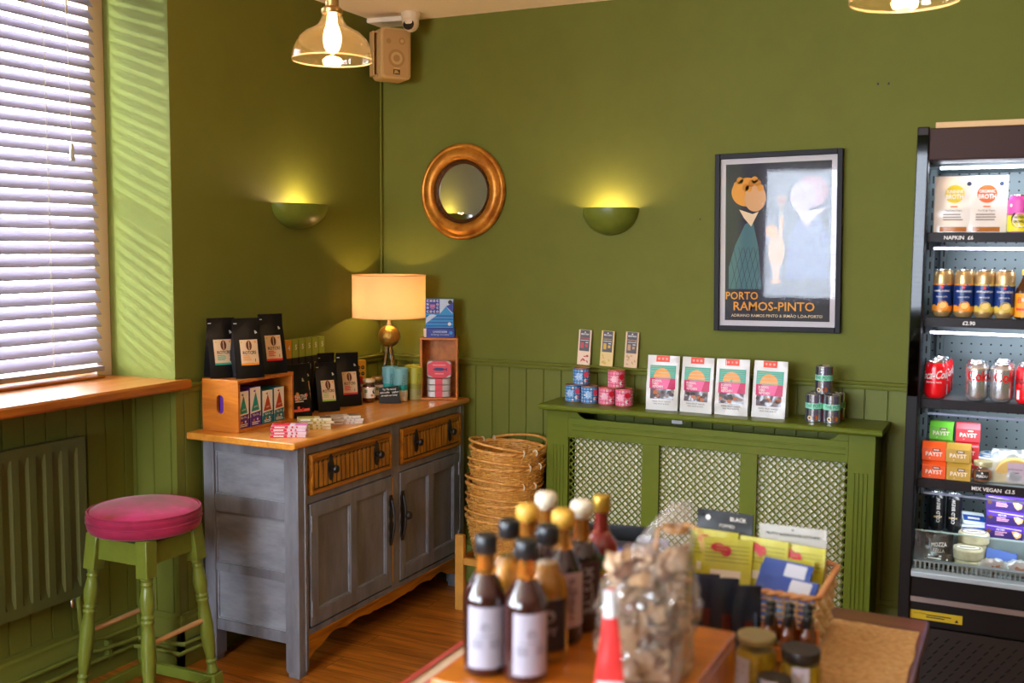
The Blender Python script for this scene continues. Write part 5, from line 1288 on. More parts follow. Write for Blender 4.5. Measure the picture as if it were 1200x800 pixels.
can('silver cola can at the back of the right silver row', (-.046, 3.674, zc), .033, .115, CS, diet, group='silver cola cans in the fridge')
can('red cola can with black lettering at the right edge of the picture', (.023, 3.530, zc), .033, .115, CR, zero, group='black-lettered red cans', rz=-4)
can('red black-lettered cola can behind the one at the right edge', (.025, 3.602, zc), .033, .115, CR, zero, group='black-lettered red cans')
# top shelf pouches and square-printed cans
FOILW = mat('pearl_white_foil', '#dcd6d0', .25, spec=.7, bump=(14, .5)); SOUP = mat('amber_soup_window', '#a8642a', .25)
zt_ = 1.6375
for k, (x, y, c, nm, s, sd) in enumerate(((-.205, 3.540, P_('disc_yellow', '#d8c030'), 'white foil soup pouch with a yellow disc, left on the top shelf', 'SUNSHINE', 21), (-.115, 3.545, P_('disc_orange', '#e05a28'), 'white foil soup pouch with an orange disc, right on the top shelf', 'ORGANIC', 22), (-.158, 3.605, P_('disc_orange', '#e05a28'), 'white foil soup pouch with an orange disc, tucked behind the front two', 'ORGANIC', 23))):
    t = thing('soup_pouch', nm, 'pouch', (x, y, zt_), (0, 5, 0)[k], 'white foil soup pouches')
    fn, wp = bagshape(.112, .172, .050, sd, flat_top=.92, crumple=.005, taper=-.04); b = MB(); fn(b, FOILW, 20); b.build('pouch', t, angle=55)
    b = MB(); D = Decal(b, wp, .0004); D.curved = True; D.disc(0, .117, .028, c, 1, 26); D.text(s, 0, .124, .0135, WHITE, 2, sx=.75, bold=.02); D.text('BROTH', 0, .108, .019, WHITE, 2, sx=.8, bold=.03)
    D.disc(.040, .148, .007, P_('seal_navy', '#1c2c4a'), 2, 10); D.rect(-.010, .076, .010, .080, P_('disc_orange', '#e05a28'), 2, 2, 1); D.text('Free Range Organic', 0, .066, .0075, INK, 2, sx=.8); D.lines(-.030, .030, .036, .056, 3, P_('grey_print', '#8a7a70'), 2)
    D.rect(-.038, .002, .038, .016, SOUP, 1, 6, 1); b.build('front_print', t)
def hop(D):
    D.rect(-.095, .002, .095, .055, P_('hop_yellow', '#e0d02a'), 1, 30, 1); D.rect(-.095, .050, .095, .096, P_('hop_pink', '#d050a8'), 1, 30, 1)
    D.disc(.002, .038, .026, INK, 2, 20); D.disc(.002, .036, .021, PALE, 3, 20); D.text('HOPEFUL', .002, .044, .0105, INK, 4, sx=.72, bold=.03); D.text('GROWLER', .002, .031, .0105, INK, 4, sx=.72, bold=.03); D.disc(.020, .068, .010, INK, 2, 10); D.disc(-.026, .080, .005, PALE, 2, 10)
HOP = mat('magenta_can', '#d050a8', .3)
can('pink and yellow can with a round black and white badge on the top shelf', (-.022, 3.530, zt_), .033, .112, HOP, hop, group='pink and yellow cans'); can('pink and yellow can at the very edge of the top shelf', (.050, 3.532, zt_), .033, .112, HOP, hop, group='pink and yellow cans', rz=20)
# payst boxes
zp = .8665
def payst(label, x, y, z, c, side, rz=0):
    t = thing('paste_box', label, 'box', (x, y, z), rz, 'small spice paste boxes')
    b = MB(); b.prism([(-.024, 0), (.024, 0), (.024, .042), (.010, .056), (-.010, .056), (-.024, .042)], -.034, .034, c, 'yz') if False else b.prism([(-.026, 0), (.026, 0), (.026, .040), (.012, .056), (-.012, .056), (-.026, .040)], -.035, .035, c, 'yz')
    b.build('carton', t, bevel=.0008)
    b = MB(); D = Decal(b, flat(.026)); D.text('PAYST', 0, .020, .0175, PALE, 1, sx=1.0, bold=.02); D.text('o', -.012, .008, .008, PALE, 1)
    D2 = Decal(b, lambda u, v, o: (u, -.026+(v-.040)*.875-o, v+o)); D2.rect(-.006, .030, .016, .040, DARK, 1) if False else D.rect(-.004, .030, .018, .038, P_('dark_badge', '#4a3028'), 1); D.rect(-.001, .0325, .015, .0355, PALE, 2); b.build('print', t)
PO, PY, PG, PR = P_('payst_orange', '#e8561a'), P_('payst_ochre', '#b8943a'), P_('payst_green', '#6ac03a'), P_('payst_red', '#d83a44')
payst('orange paste box, bottom left at the front', -.229, 3.530, zp, PO, PO); payst('orange paste box stacked on top at the front left', -.232, 3.532, zp+.0565, PO, PO, 2)
payst('ochre paste box, bottom at the front', -.157, 3.528, zp, PY, PY); payst('ochre paste box stacked on top at the front', -.160, 3.530, zp+.0565, PY, PY, -2)
payst('green paste box, lower, behind the orange ones', -.215, 3.600, zp, PG, PG); payst('green paste box, middle of the stack behind', -.215, 3.600, zp+.0565, PG, PG, 1); payst('green paste box on top behind the orange boxes', -.216, 3.600, zp+.113, PG, PG, -2)
payst('red paste box, lower, behind the ochre ones', -.140, 3.600, zp, PR, PR); payst('red paste box, middle of the stack behind', -.140, 3.600, zp+.0565, PR, PR); payst('red paste box on top behind the ochre boxes', -.139, 3.600, zp+.113, PR, PR, 3)
PATE = mat('brown_pate', '#8a5a38', .4)
def plab(D): D.rect(-.020, .010, .020, .036, DARK, 1, 10, 1); D.text('PERDU', 0, .020, .0105, WHITE, 2, bold=.02); D.disc(0, .030, .003, WHITE, 2, 8)
jar('glass jar with a black label and pale lid, in front of the round tubs', (-.090, 3.532, zp), .029, .064, mat('pale_green_lid', '#b8b48a', .35, metal=.3), PATE, lab=plab)
def tub(label, x, y, z, r=.036, h=.030):
    t = thing('round_tub', label, 'tub', (x, y, z), 0, 'blue-lidded round tubs')
    b = MB(); b.lathe([(r*.9, 0), (r, .004), (r*1.02, h-.004), (r, h-.002)], P_('tub_cream', '#dcd4b8'), 28); b.build('tub', t)
    b = MB(); b.lathe([(r*1.03, h-.003), (r*1.04, h), (r*.96, h+.002), (1e-8, h+.002)], P_('tub_lid', '#d8e0e0'), 28); D = Decal(b, lambda u, v, o: (u, v, h+.0022+o)); D.disc(0, 0, r*.7, P_('lid_blue', '#3a78b0'), 1); D.disc(0, 0, r*.35, WHITE, 2); b.build('lid', t)
tub('round cream tub, lower of the pair behind the jar', -.082, 3.615, zp); tub('round blue-lidded tub resting on another tub behind the jar', -.082, 3.615, zp+.0325); tub('round blue-lidded tub further back on the left', -.065, 3.690, zp+.0325, .040); tub('round cream tub underneath at the back', -.065, 3.690, zp, .040)
# wrapped cheese wedges in film
FILM = pane('cling_film', (.96, .98, .98), 1.6, .15, .35, (.85, .92, .92)); CHE = mat('yellow_cheese', '#c9a860', .5)
def wedge(label, x, y, rz, s=1.):
    t = thing('wrapped_cheese', label, 'cheese', (x, y, zp), rz, 'film-wrapped cheeses')
    pts = [(.062*cos(a)*s, .078*sin(a)**.8*s) for a in [pi*k/14 for k in range(15)]]
    b = MB(); b.prism(pts, -.018, .018, CHE); b.build('cheese', t, bevel=.004)
    b = MB(); D = Decal(b, flat(.0182)); D.rect(-.022*s, .004, .024*s, .066*s, P_('lilac_label', '#b8a4b4'), 1); D.text('GODMINSTER', 0, .045*s, .0065, INK, 2); D.lines(-.016, .018, .012, .036, 4, INK, 2); b.build('label', t)
    b = MB(); b.surf(lambda u, v: ((u-.5)*.170*s*(1-.25*v), -.024-.006*sin(u*17)*v+.052*v*v-.004*mnoise.noise(Vector((u*8, v*8, x*9))), v*.100*s+.004*mnoise.noise(Vector((u*6, v*5, 3)))), 18, 10, FILM); b.build('film_wrap', t)
wedge('film-wrapped yellow cheese with a lilac label at the right of its shelf', .000, 3.550, 4)
# bottom deck goods
zb = .5805
def bcan(label, x, y, rz):
    def art(D):
        D.text('COLD BREW', .002, .070, .014, WHITE, 1, rot=90, bold=.02); D.rect(-.012, .050, .014, .054, P_('beige_tab', '#b8a070'), 1, 4, 1)
    can(label, (x, y, zb), .031, .112, mat('black_can', (.010, .010, .012), .22, spec=.6), art, group='black cans in the bottom of the fridge', rz=rz)
b = MB(); dk = thing('wire_riser', 'pale plastic riser holding the back rows at the bottom of the fridge', 'riser', (-.05, 3.68, zb)); b.box(-.20, -.055, 0, .24, .06, .085, FIN); b.build('step', dk, bevel=.004)
for nm, x, y, rz in (('black slim can at the far left of the bottom deck', -.222, 3.662, 8), ('black slim can beside the far left one on the bottom deck', -.155, 3.662, -6)):
    pass
def bcan2(label, x, y, rz, dz):
    def art(D):
        D.text('COLD BREW', .002, .070, .014, WHITE, 1, rot=90, bold=.02); D.rect(-.012, .046, .014, .051, P_('beige_tab', '#b8a070'), 1, 4, 1)
    can(label, (x, y, zb+dz), .0235, .125, mat('black_can', (.010, .010, .012), .22, spec=.6), art, group='black cans in the bottom of the fridge', rz=rz)
bcan2('black slim can at the far left of the bottom deck', -.223, 3.655, 8, .0855); bcan2('black slim can beside the far left one on the bottom deck', -.172, 3.655, -6, .0855)
BF = mat('crinkled_black_foil', (.012, .012, .013), .22, spec=.7, bump=(50, .8))
t = thing('black_foil_bag', 'crinkled black foil bag with white writing at the bottom left of the fridge', 'bag', (-.205, 3.535, zb), 0)
fn, wp = bagshape(.085, .105, .055, 41, flat_top=.9, crumple=.010); b = MB(); fn(b, BF, 14); b.build('bag', t, angle=30)
b = MB(); D = Decal(b, wp, .0006); D.text('MOZZA', 0, .072, .016, WHITE, 2, rot=6, sx=.8); D.text('RELLA', 0, .054, .016, WHITE, 2, rot=-4, sx=.8); D.lines(-.03, .03, .02, .04, 3, WHITE, 2); b.build('print', t)
RIND = mat('camembert_rind', '#d3c9a8', .7, noise=(30, .3), bump=(60, .3))
def cheese(label, x, y, z, r=.046, h=.034, lab=True):
    t = thing('round_cheese', label, 'cheese', (x, y, z), 10, 'round soft cheeses')
    b = MB(); b.lathe([(r*.92, 0), (r, .004), (r, h-.004), (r*.93, h)], RIND, 28); b.build('cheese', t)
    if lab: b = MB(); D = Decal(b, lambda u, v, o: (u, v, h+o)); D.disc(0, 0, r*.82, P_('label_navy', '#1c3050'), 1, 26, ry=r*.6); D.disc(0, 0, r*.74, PALE, 2, 26, ry=r*.50); D.rect(-r*.5, -.005, r*.5, .005, P_('label_navy', '#1c3050'), 3); b.build('label', t)
cheese('round soft cheese at the bottom of the little stack', -.118, 3.540, zb, lab=False); cheese('round soft cheese with an oval label, middle of the little stack', -.122, 3.540, zb+.0345); cheese('round soft cheese on top, set further back', -.108, 3.606, zb+.0705, lab=True)
t = thing('round_cheese', 'round soft cheese underneath at the back of the stack', 'cheese', (-.112, 3.600, zb), 0, 'round soft cheeses'); b = MB(); b.lathe([(.040, 0), (.043, .004), (.043, .064), (.040, .070)], RIND, 28); b.build('cheese', t)
def purple(label, x, y, z, rz):
    t = thing('cheese_box', label, 'box', (x, y, z), rz, 'purple cheese boxes in the fridge')
    VI, VID = P_('box_violet', '#4a2a9a'), P_('box_deep_violet', '#2c1a5a'); GC = P_('golden_crumble', '#d8a860')
    b = MB(); b.box(-.056, -.035, 0, .056, .035, .046, VI); b.build('carton', t, bevel=.001)
    b = MB(); D = Decal(b, flat(.035)); D.rect(-.056, .0, .056, .026, VID, 1); D.poly([(-.05, .040), (.050, .032), (.050, .036), (-.05, .042)], P_('pale_swirl', '#c0b0e0'), 2); D.disc(-.044, .024, .007, P_('brown_seal', '#5a3a1a'), 2, 12); D.text('PETER', -.010, .030, .009, WHITE, 2); D.lines(-.026, .010, .012, .024, 3, P_('pink_print', '#d8a0b8'), 2)
    D.poly([(.022, .028), (.034, .030), (.050, .024), (.048, .012), (.036, .006), (.028, .014)], GC, 3); D.disc(.036, .020, .007, PALE, 4, 9); D2 = Decal(b, lambda u, v, o: (u, v, .0462+o)); D2.text('FUEL FOR CRACKERS', 0, 0, .009, WHITE, 1); b.build('print', t)
rs = thing('wire_riser', 'pale riser under the purple boxes at the bottom right of the fridge', 'riser', (.02, 3.58, zb)) if False else None
purple('purple cheese box at the bottom of its stack', -.022, 3.662, zb+.0855, 0); purple('purple cheese box in the middle of its stack', -.020, 3.662, zb+.132, 2); purple('purple cheese box on top of its stack', -.022, 3.662, zb+.1785, -1)
def flatpack(label, loc, rot, c1, c2):
    t = thing('soft_cheese_pack', label, 'pack', loc, 0, 'blue and white soft cheese packs'); t.rotation_euler = tuple(radians(a) for a in rot)
    b = MB(); b.prism(rrect(.036, .026, .008), 0, .018, c1, 'xy'); b.build('pack', t, bevel=.003)
    b = MB(); D = Decal(b, lambda u, v, o: (u, v, .0182+o)); D.rect(-.034, -.014, .034, .010, c2, 1); D.rect(-.02, -.006, .018, .002, WHITE, 2); b.build('label', t)
WP_, BP_ = P_('pack_white', '#d4e0e0'), P_('pack_blue', '#1c4a9a')
flatpack('blue and white soft cheese pack lying behind the round cheeses', (-.112, 3.655, zb+.086), (30, 0, 12), WP_, BP_); flatpack('blue and white soft cheese pack tilted up against the black cans', (-.118, 3.690, zb+.118), (38, 6, 20), WP_, BP_); flatpack('blue and white soft cheese pack beside the purple boxes', (-.062, 3.615, zb+.022), (60, 0, -8), WP_, BP_)
SMK = mat('smoked_brown_meat', '#8a4a2c', .35, noise=(12, .4))
def meat(label, x, y, z, rz, s):
    t = thing('wrapped_sausage', label, 'meat', (x, y, z), rz, 'film-wrapped brown packs')
    b = MB(); b.ball((0, 0, .020), (.040*s, .024*s, .020*s), SMK, 18, 10); b.build('sausage', t)
    b = MB(); r0 = random.Random(int(x*1000)); b.surf(lambda u, v: ((u-.5)*.125*s, -.030+.055*v, .006+.040*s*sin(pi*v)**.7*(1-.7*abs(2*u-1)**2)+.007*mnoise.noise(Vector((u*9, v*9, x*30)))), 18, 12, FILM); b.build('film_wrap', t)
meat('film-wrapped brown sausage right of the round cheeses', -.048, 3.530, zb, 14, 1.05); meat('film-wrapped brown sausage at the bottom right of the fridge', .030, 3.532, zb, -16, 1.1)
t = thing('soft_cheese_pack', 'white square pack leaning on the wrapped sausage', 'pack', (-.028, 3.585, zb+.028), 0, None); t.rotation_euler = (radians(50), radians(8), radians(5)); b = MB(); b.box(-.045, -.028, 0, .045, .028, .014, P_('cream_pack', '#d8cdb0')); b.box(-.0452, -.010, -.0002, .0452, .028, .0142, P_('pack_blue', '#1c4a9a')); b.build('pack', t, bevel=.002)
# ================================================================== table in the foreground
TBW = wood('walnut_table', '#7a4428', '#4a2412', axis=0, scale=1.2, rough=.32, stretch=10, coat=.3)
tb = thing('display_table', 'dark wooden display table in the foreground', 'table', (-.60, 1.55, 0))
ZT = .760
b = MB(); b.box(-.402, -.95, ZT-.032, .445, .90, ZT, TBW); b.build('tabletop', tb, bevel=.006)
for x in (-.36, .40):
    for y in (-.90, .85): b = MB(); b.box(x-.03, y-.03, 0, x+.03, y+.03, ZT-.032, TBW); b.build('leg', tb, bevel=.004)
b = MB()
for y in (-.89, .84): b.box(-.33, y-.01, ZT-.12, .37, y+.01, ZT-.032, TBW)
b.build('apron', tb)
CLO = mat('cream_cotton_cloth', '#bba184', .85, bump=(400, .2)); STR = mat('red_cloth_stripe', '#b04a40', .85)
t = thing('striped_cloth', 'cream cloth with a red stripe draped over the left side of the foreground table', 'tablecloth', (-1.0, 1.6, ZT))
def clo(u, v):
    x = -.074+.43*u; y = -.85+1.10*v; z = .003+.0015*mnoise.noise(Vector((x*9, y*9, 0)))
    if u < .16: f = (.16-u)/.16; x = -.010-.014*sin(f*1.57)-.006*sin(y*13)*f; z = .0035-.10*f**1.3+.004
    return (x, y, z)
b = MB(); b.surf(clo, 40, 60, CLO, thick=.0015); b.build('cloth', t, angle=70)
b = MB(); b.surf(lambda u, v: tuple(Vector(clo(.115+.055*u, v))+Vector((-.002, 0, .0032))), 4, 60, STR); b.surf(lambda u, v: tuple(Vector(clo(.225+.02*u, v))+Vector((-.0005, 0, .003))), 4, 60, STR); b.build('stripe', t, angle=70)
BUR = mat('burlap_weave', '#dcb87e', .9, noise=(90, .35), c2='#c0955a', bump=(380, .8))
t = thing('burlap_runner', 'tan burlap sheet with frayed edges on the right of the foreground table', 'cloth', (-.37, 1.70, ZT))
def bur(u, v):
    x = -.16+.362*u; y = -.80+1.452*v; e = .006*mnoise.noise(Vector((v*14, u*14, 5)))
    return (x+(e if u > .9 else 0), y+(e if v > .9 else 0), .0032+.0022*(mnoise.noise(Vector((x*11, y*11, 2)))+.5)+.003*max(0, sin((x+y*.5)*26))*max(0, 1-abs(v-.85)*8))
b = MB(); b.surf(bur, 40, 90, BUR, thick=.0012); b.build('sheet', t, angle=70)

# crate that lifts the bottles
b0x, b1x, b0y, b1y, ZB = -.757, -.402, 1.285, 1.678, .950
ZK = ZT+.0085
OCW = wood('orange_crate_wood', '#c8741e', '#93490f', axis=0, scale=1.6, rough=.3, stretch=8, coat=.35)
e = thing('upturned_crate', 'orange wooden crate turned over as a riser for the sauce bottles in the foreground', 'crate', ((b0x+b1x)/2, (b0y+b1y)/2, ZK))
hx, hy, H_ = (b1x-b0x)/2, (b1y-b0y)/2, ZB-ZK
b = MB(); b.box(-hx, -hy, H_-.014, hx, hy, H_, OCW); b.build('top_board', e, bevel=.003)
for z0 in (.004, .098):
    for (x0, y0, x1, y1) in ((-hx, -hy, hx, -hy+.010), (-hx, hy-.010, hx, hy), (-hx, -hy+.010, -hx+.010, hy-.010), (hx-.010, -hy+.010, hx, hy-.010)):
        b = MB(); b.box(x0, y0, z0, x1, y1, z0+.066, OCW); b.build('slat', e, bevel=.002)
for x in (-hx+.010, hx-.028):
    for y in (-hy+.010, hy-.028): b = MB(); b.box(x, y, 0, x+.018, y+.018, H_-.014, OCW); b.build('corner_post', e)

def glassmat(name, col, rough=.03, dens=1.): 
    return mat(name, col, rough, trans=.92, ior=1.42, spec=.6)
SOY = mat('dark_red_sauce', (.030, .006, .006), .06, spec=.7, coat=.6); AMB = mat('amber_oil', (.85, .36, .03), .05, trans=.72, ior=1.4, coat=.5); NECK = mat('amber_glass_neck', (.80, .30, .05), .06, trans=.8, ior=1.3)
PLUM = mat('plum_dark_sauce', (.022, .008, .012), .06, spec=.7, coat=.6); REDS = mat('red_chilli_sauce', (.22, .012, .012), .10, spec=.6, coat=.5)
LAB = P_('bottle_label_white', '#a5a1b0'); LABP = P_('bottle_label_mauve', '#c8b0b8'); GRAYP = P_('label_grey', '#8d8a96')
CAPB, CAPY, CAPW, CAPG = mat('black_screw_cap', (.012, .012, .014), .3), mat('golden_cork_cap', '#c99a3a', .45), mat('ivory_cork_cap', '#d8ccb4', .45), mat('gold_lid', '#c0983c', .3, metal=.6)
def bottle(label, x, y, kind, liquid, cap, lab, rz=20, h=.208, fill=.62, shoulder='cone', upper=None, capkind='screw', grp=None, r=.0325):
    t = thing('sauce_bottle', label, 'bottle', (x, y, ZB+.0005), rz, grp)
    if shoulder == 'cone': prof = [(r*.86, 0), (r*.97, .003), (r, .008), (r, .112), (r*.96, .118), (r*.80, .130), (r*.60, .142), (r*.48, .1495)]
    else: prof = [(r*.86, 0), (r*.97, .003), (r, .008), (r, .122), (r*.93, .130), (r*.70, .140), (r*.50, .1495)]
    top = h-.026
    b = MB(); b.lathe(prof, liquid, 36); b.build('body', t, angle=60)
    b = MB(); b.lathe([(r*.47, .150), (r*.41, .162), (r*.39, top), (r*.36, top+.004)], upper or NECK, 28); b.build('neck', t, angle=60)
    b = MB()
    if capkind == 'screw':
        b.lathe([(r*.50, h-.028), (r*.52, h-.027), (r*.52, h-.004), (r*.46, h-.0008), (r*.30, h)], cap, 28)
        for k in range(22): a = 2*pi*k/22; b.tube([(r*.49*cos(a), r*.49*sin(a), h-.029), (r*.49*cos(a), r*.49*sin(a), h-.006)], .0007, cap, 4)
    else: b.lathe([(r*.40, h-.030), (r*.56, h-.026), (r*.60, h-.016), (r*.58, h-.006), (r*.45, h-.001), (r*.2, h)], cap, 28)
    b.build('cap', t, angle=60)
    if lab:
        b = MB(); D = Decal(b, cylw(r), .0005); lab(D); b.build('label', t)
    return t
def lab_white(D):
    w2 = .0285
    D.rect(-w2, .014, w2, .106, LAB, 1, 16, 1); D.disc(0, .076, .0075, GRAYP, 2, 12); D.rect(-.018, .062, .018, .064, GRAYP, 2, 6, 1); D.rect(-.022, .044, -.006, .058, GRAYP, 2, 4, 1); D.rect(.006, .044, .022, .058, GRAYP, 2, 4, 1); D.lines(-.020, .020, .028, .040, 3, GRAYP, 2)
def lab_side(D): D.rect(-.030, .030, .010, .110, LAB, 1, 10, 1); D.rect(-.012, .045, -.004, .10, P_('label_ochre', '#c08a4a'), 2, 2, 1)
def lab_dark(D): D.rect(-.035, .020, .035, .100, P_('label_black', '#241c20'), 1, 16, 1); D.disc(.004, .075, .010, GRAYP, 2, 12); D.text('SOY', 0, .05, .018, GRAYP, 2, bold=.02)
def lab_script(D): D.rect(-.034, .030, .034, .118, LABP, 1, 16, 1); D.text('Vinaigre', .004, .074, .022, P_('label_brown', '#6a4040'), 2, rot=90, bold=.01); D.rect(-.025, .036, -.012, .11, P_('label_ochre', '#c08a4a'), 2, 3, 1)
def lab_text(D): D.rect(-.034, .026, .034, .120, P_('label_wine', '#4a3038'), 1, 16, 1); D.text('BALSAM', .004, .072, .022, LAB, 2, rot=90, bold=.02)
def lab_green(D): D.rect(-.04, .015, .04, .115, P_('label_green', '#1f7a3a'), 1, 16, 1); D.rect(-.04, .045, .04, .090, P_('label_yellow', '#c8b84a'), 2, 16, 1); D.disc(0, .068, .014, RED, 3, 12); D.disc(.006, .062, .009, GRNP, 4, 10)
g1 = 'black-capped dark sauce bottles with white labels'
bottle('front left black-capped sauce bottle with a white label', -.699, 1.350, 0, SOY, CAPB, lab_white, 28, grp=g1); bottle('front right black-capped sauce bottle with a white label', -.634, 1.352, 0, SOY, CAPB, lab_white, 42, grp=g1)
g2 = 'black-capped amber bottles'
bottle('black-capped amber oil bottle in the second row, left', -.705, 1.440, 0, AMB, CAPB, lab_dark, 40, grp=g2, upper=CLEAR); bottle('black-capped amber oil bottle in the second row, right, with a dark label', -.638, 1.438, 0, AMB, CAPB, lab_dark, 22, grp=g2, upper=CLEAR)
g3 = 'golden cork-topped bottles'
bottle('golden-topped bottle in the third row, left', -.712, 1.522, 0, PLUM, CAPY, lab_side, 20, h=.214, capkind='cork', grp=g3); bottle('golden-topped bottle in the third row, right, with a white side label', -.646, 1.516, 0, PLUM, CAPY, lab_script, 40, h=.214, capkind='cork', grp=g3)
g4 = 'ivory cork-topped bottles'
bottle('ivory-topped bottle in the back row, left', -.716, 1.606, 0, PLUM, CAPW, lab_text, 20, h=.216, capkind='cork', grp=g4); bottle('ivory-topped dark vinegar bottle in the back row, right', -.640, 1.580, 0, PLUM, CAPW, lab_text, 40, h=.216, capkind='cork', grp=g4, shoulder='round')
bottle('red sauce bottle with a flat gold lid and a green label behind the ivory-topped ones', -.630, 1.645, 0, REDS, CAPG, lab_green, 30, h=.212, grp=None, shoulder='round', upper=REDS, r=.029)

# cellophane bag of dried mushrooms and its red wrapper
CEL = pane('crumpled_cellophane', (.94, .93, .92), 2.0, .08, .16, (.85, .76, .66))
MUSH = [mat('dried_mushroom_%d' % i, c, .7, noise=(30, .5)) for i, c in enumerate(('#b08a68', '#5a3826', '#d0b090', '#8a6450', '#c8a078'))]
t = thing('cellophane_bag', 'gathered cellophane bag of dried mushrooms standing beside the sauce bottles', 'bag', (-.478, 1.440, ZB+.0005), 25)
def cel(u, v):
    a = 2*pi*u; z = v*.262
    if v < .50: R_ = .074*(1-.16*(1-v/.50)**2); fl = .80
    else: f = (v-.50)/.50; R_ = .056*(1-f)**1.1+.018-.004*f; fl = .80-.25*f
    n = 1+.20*mnoise.noise(Vector((cos(a)*2.2, sin(a)*2.2, v*7)))+.12*mnoise.noise(Vector((cos(a)*6, sin(a)*6, v*16)))
    if v < .02: n *= .9
    return (R_*n*cos(a)+.095*max(0, v-.5), R_*n*sin(a)*fl, z+.006*mnoise.noise(Vector((cos(a)*3, sin(a)*3, 8)))*v)
b = MB(); b.surf(cel, 64, 48, CEL); b.build('film', t, angle=22)
b = MB(); rr = random.Random(5)
for k in range(130):
    z = .014+.168*rr.random(); a = rr.random()*2*pi; q = .050*sqrt(rr.random()); m = rr.choice(MUSH); s = .012+.014*rr.random()
    b.M = T(q*cos(a), q*sin(a)*.75, z) @ Matrix.Rotation(rr.random()*6, 4, Vector((rr.random()-.5, rr.random()-.5, rr.random()-.5)).normalized())
    b.surf(lambda u, v: ((u-.5)*s*2.2, (v-.5)*s*1.8*(1-.6*abs(2*u-1)), s*.8*cos((u-.5)*3)*cos((v-.5)*2)-.3*s*sin(v*9)), 5, 4, m, thick=.0018)
tagp(b.build('dried_mushrooms', t, angle=60), kind='stuff')
b = MB(); b.box(-.045, -.034, .004, .030, -.030, .085, P_('beige_card', '#c8aa88')); b.build('card_insert', t)
b = MB(); b.M = T(.040, 0, .222)
for s in (-1, 1): b.tube([(0, 0, 0), (s*.014, -.02, .012), (s*.030, -.03, .006), (s*.034, -.036, -.020)], .0022, mat('bronze_ribbon', '#a8743a', .4), 6)
b.lathe([(.018, -.004), (.020, 0), (.018, .004)], mat('bronze_ribbon', '#a8743a', .4), 16); b.build('ribbon', t)
RP = mat('red_glossy_wrapper', '#d83a3a', .3); RPW = mat('white_wrapper_film', '#c8c8cc', .3)
t = thing('red_packet', 'narrow red packet with a white tip leaning at the left of the cellophane bag', 'packet', (-.494, 1.330, ZB+.001), 24)
fn, wp = bagshape(.046, .160, .030, 51, flat_top=.9, crumple=.004, taper=.75); b = MB(); fn(b, RP, 16); b.build('packet', t, angle=40)
b = MB(); D = Decal(b, wp, .0008); D.rect(-.019, .0, .019, .035, RPW, 1, 6, 4); b.build('base_print', t)
b = MB(); D = Decal(b, wp, .0008); D.rect(-.010, .122, .010, .1595, RPW, 1, 6, 3); b.build('white_tip', t)

# things behind the crate, on the table
t = thing('black_tray', 'small black tray behind the red sauce bottle', 'tray', (-.755, 2.045, ZK), 10)
b = MB(); b.box(-.085, -.065, 0, .085, .065, .004, BLACK)
for (x0, y0, x1, y1) in ((-.085, -.065, .085, -.060), (-.085, .060, .085, .065), (-.085, -.060, -.080, .060), (.080, -.060, .085, .060)): b.box(x0, y0, .004, x1, y1, .215, BLACK)
b.build('tray', t, bevel=.002)
CBD = mat('brown_cardboard', '#b89468', .8)
t = thing('cardboard_box', 'plain brown cardboard box behind the red sauce bottle', 'box', (-.665, 1.835, ZK), 24); b = MB(); b.box(-.040, -.05, 0, .040, .05, .215, CBD); b.box(-.0402, -.0502, .10, .0402, .0502, .103, P_('tape', '#a07c50')); b.build('box', t, bevel=.002)
def packet(label, loc, rz, w_, h, c, bands, seed, tilt=0, name='snack_packet', cat='packet', group=None, d=.022):
    t = thing(name, label, cat, loc, rz, group); t.rotation_euler = (radians(tilt), 0, radians(rz))
    fn, wp = bagshape(w_, h, d, seed, flat_top=.93, crumple=.005, taper=0); b = MB(); fn(b, c, 16); b.build('packet', t, angle=45)
    b = MB(); D = Decal(b, wp, .0008); D.curved = True; bands(D, w_, h); b.build('print', t)
BLF, BLG = mat('royal_blue_film', '#1f3aa0', .25), mat('lavender_film', '#8f8aa8', .35)
def bb1(D, w_, h): D.disc(0, h*.55, .016, P_('cyan', '#38a8d8'), 1); D.rect(-w_/2+.004, h*.1, w_/2-.004, h*.2, WHITE, 1, 4, 2)
packet('royal blue packet standing behind the cellophane bag', (-.678, 1.925, ZK), 24, .070, .222, BLF, bb1, 61)
packet('lavender packet peeking out above the cellophane bag', (-.655, 2.010, ZK), 20, .060, .222, BLG, lambda D, w_, h: D.rect(-.02, h*.5, .02, h*.6, WHITE, 1, 4, 2), 62)

# wicker tray of packets
WK = mat('tan_split_wicker', '#ecd4a8', .6, noise=(40, .35), c2='#c49a64')
WKR = mat('orange_wicker_rim', '#c98e58', .5)
wx0, wx1, wy0, wy1, wh = -.665, -.350, 2.085, 2.320, .125
t = thing('wicker_tray', 'rectangular open-weave wicker basket holding snack packets on the table', 'basket', ((wx0+wx1)/2, (wy0+wy1)/2, ZK))
hx, hy = (wx1-wx0)/2, (wy1-wy0)/2
def around(s, off, flare):   # s in 0..1 round the rectangle
    P = [(-hx, -hy), (hx, -hy), (hx, hy), (-hx, hy)]; Ls = [2*hx, 2*hy, 2*hx, 2*hy]; N_ = [(0, -1), (1, 0), (0, 1), (-1, 0)]
    d = (s % 1)*sum(Ls)
    for i in range(4):
        if d <= Ls[i]: f = d/Ls[i]; a, c = P[i], P[(i+1) % 4]; return (a[0]+(c[0]-a[0])*f)+N_[i][0]*(off+flare), (a[1]+(c[1]-a[1])*f)+N_[i][1]*(off+flare)
        d -= Ls[i]
    return P[0]
b = MB(); nst = 44
for k in range(9):
    z = .008+k*.0128; pts = []
    for i in range(nst*4):
        s = i/(nst*4); o_ = .0042*sin(pi*(i/2.+k)) if True else 0; x, y = around(s, .0042*cos(pi*i/4*1.0*1+pi*k), .012*z/wh); pts.append((x, y, z))
    b.tube(pts, .0032, WK, 5, closed=True)
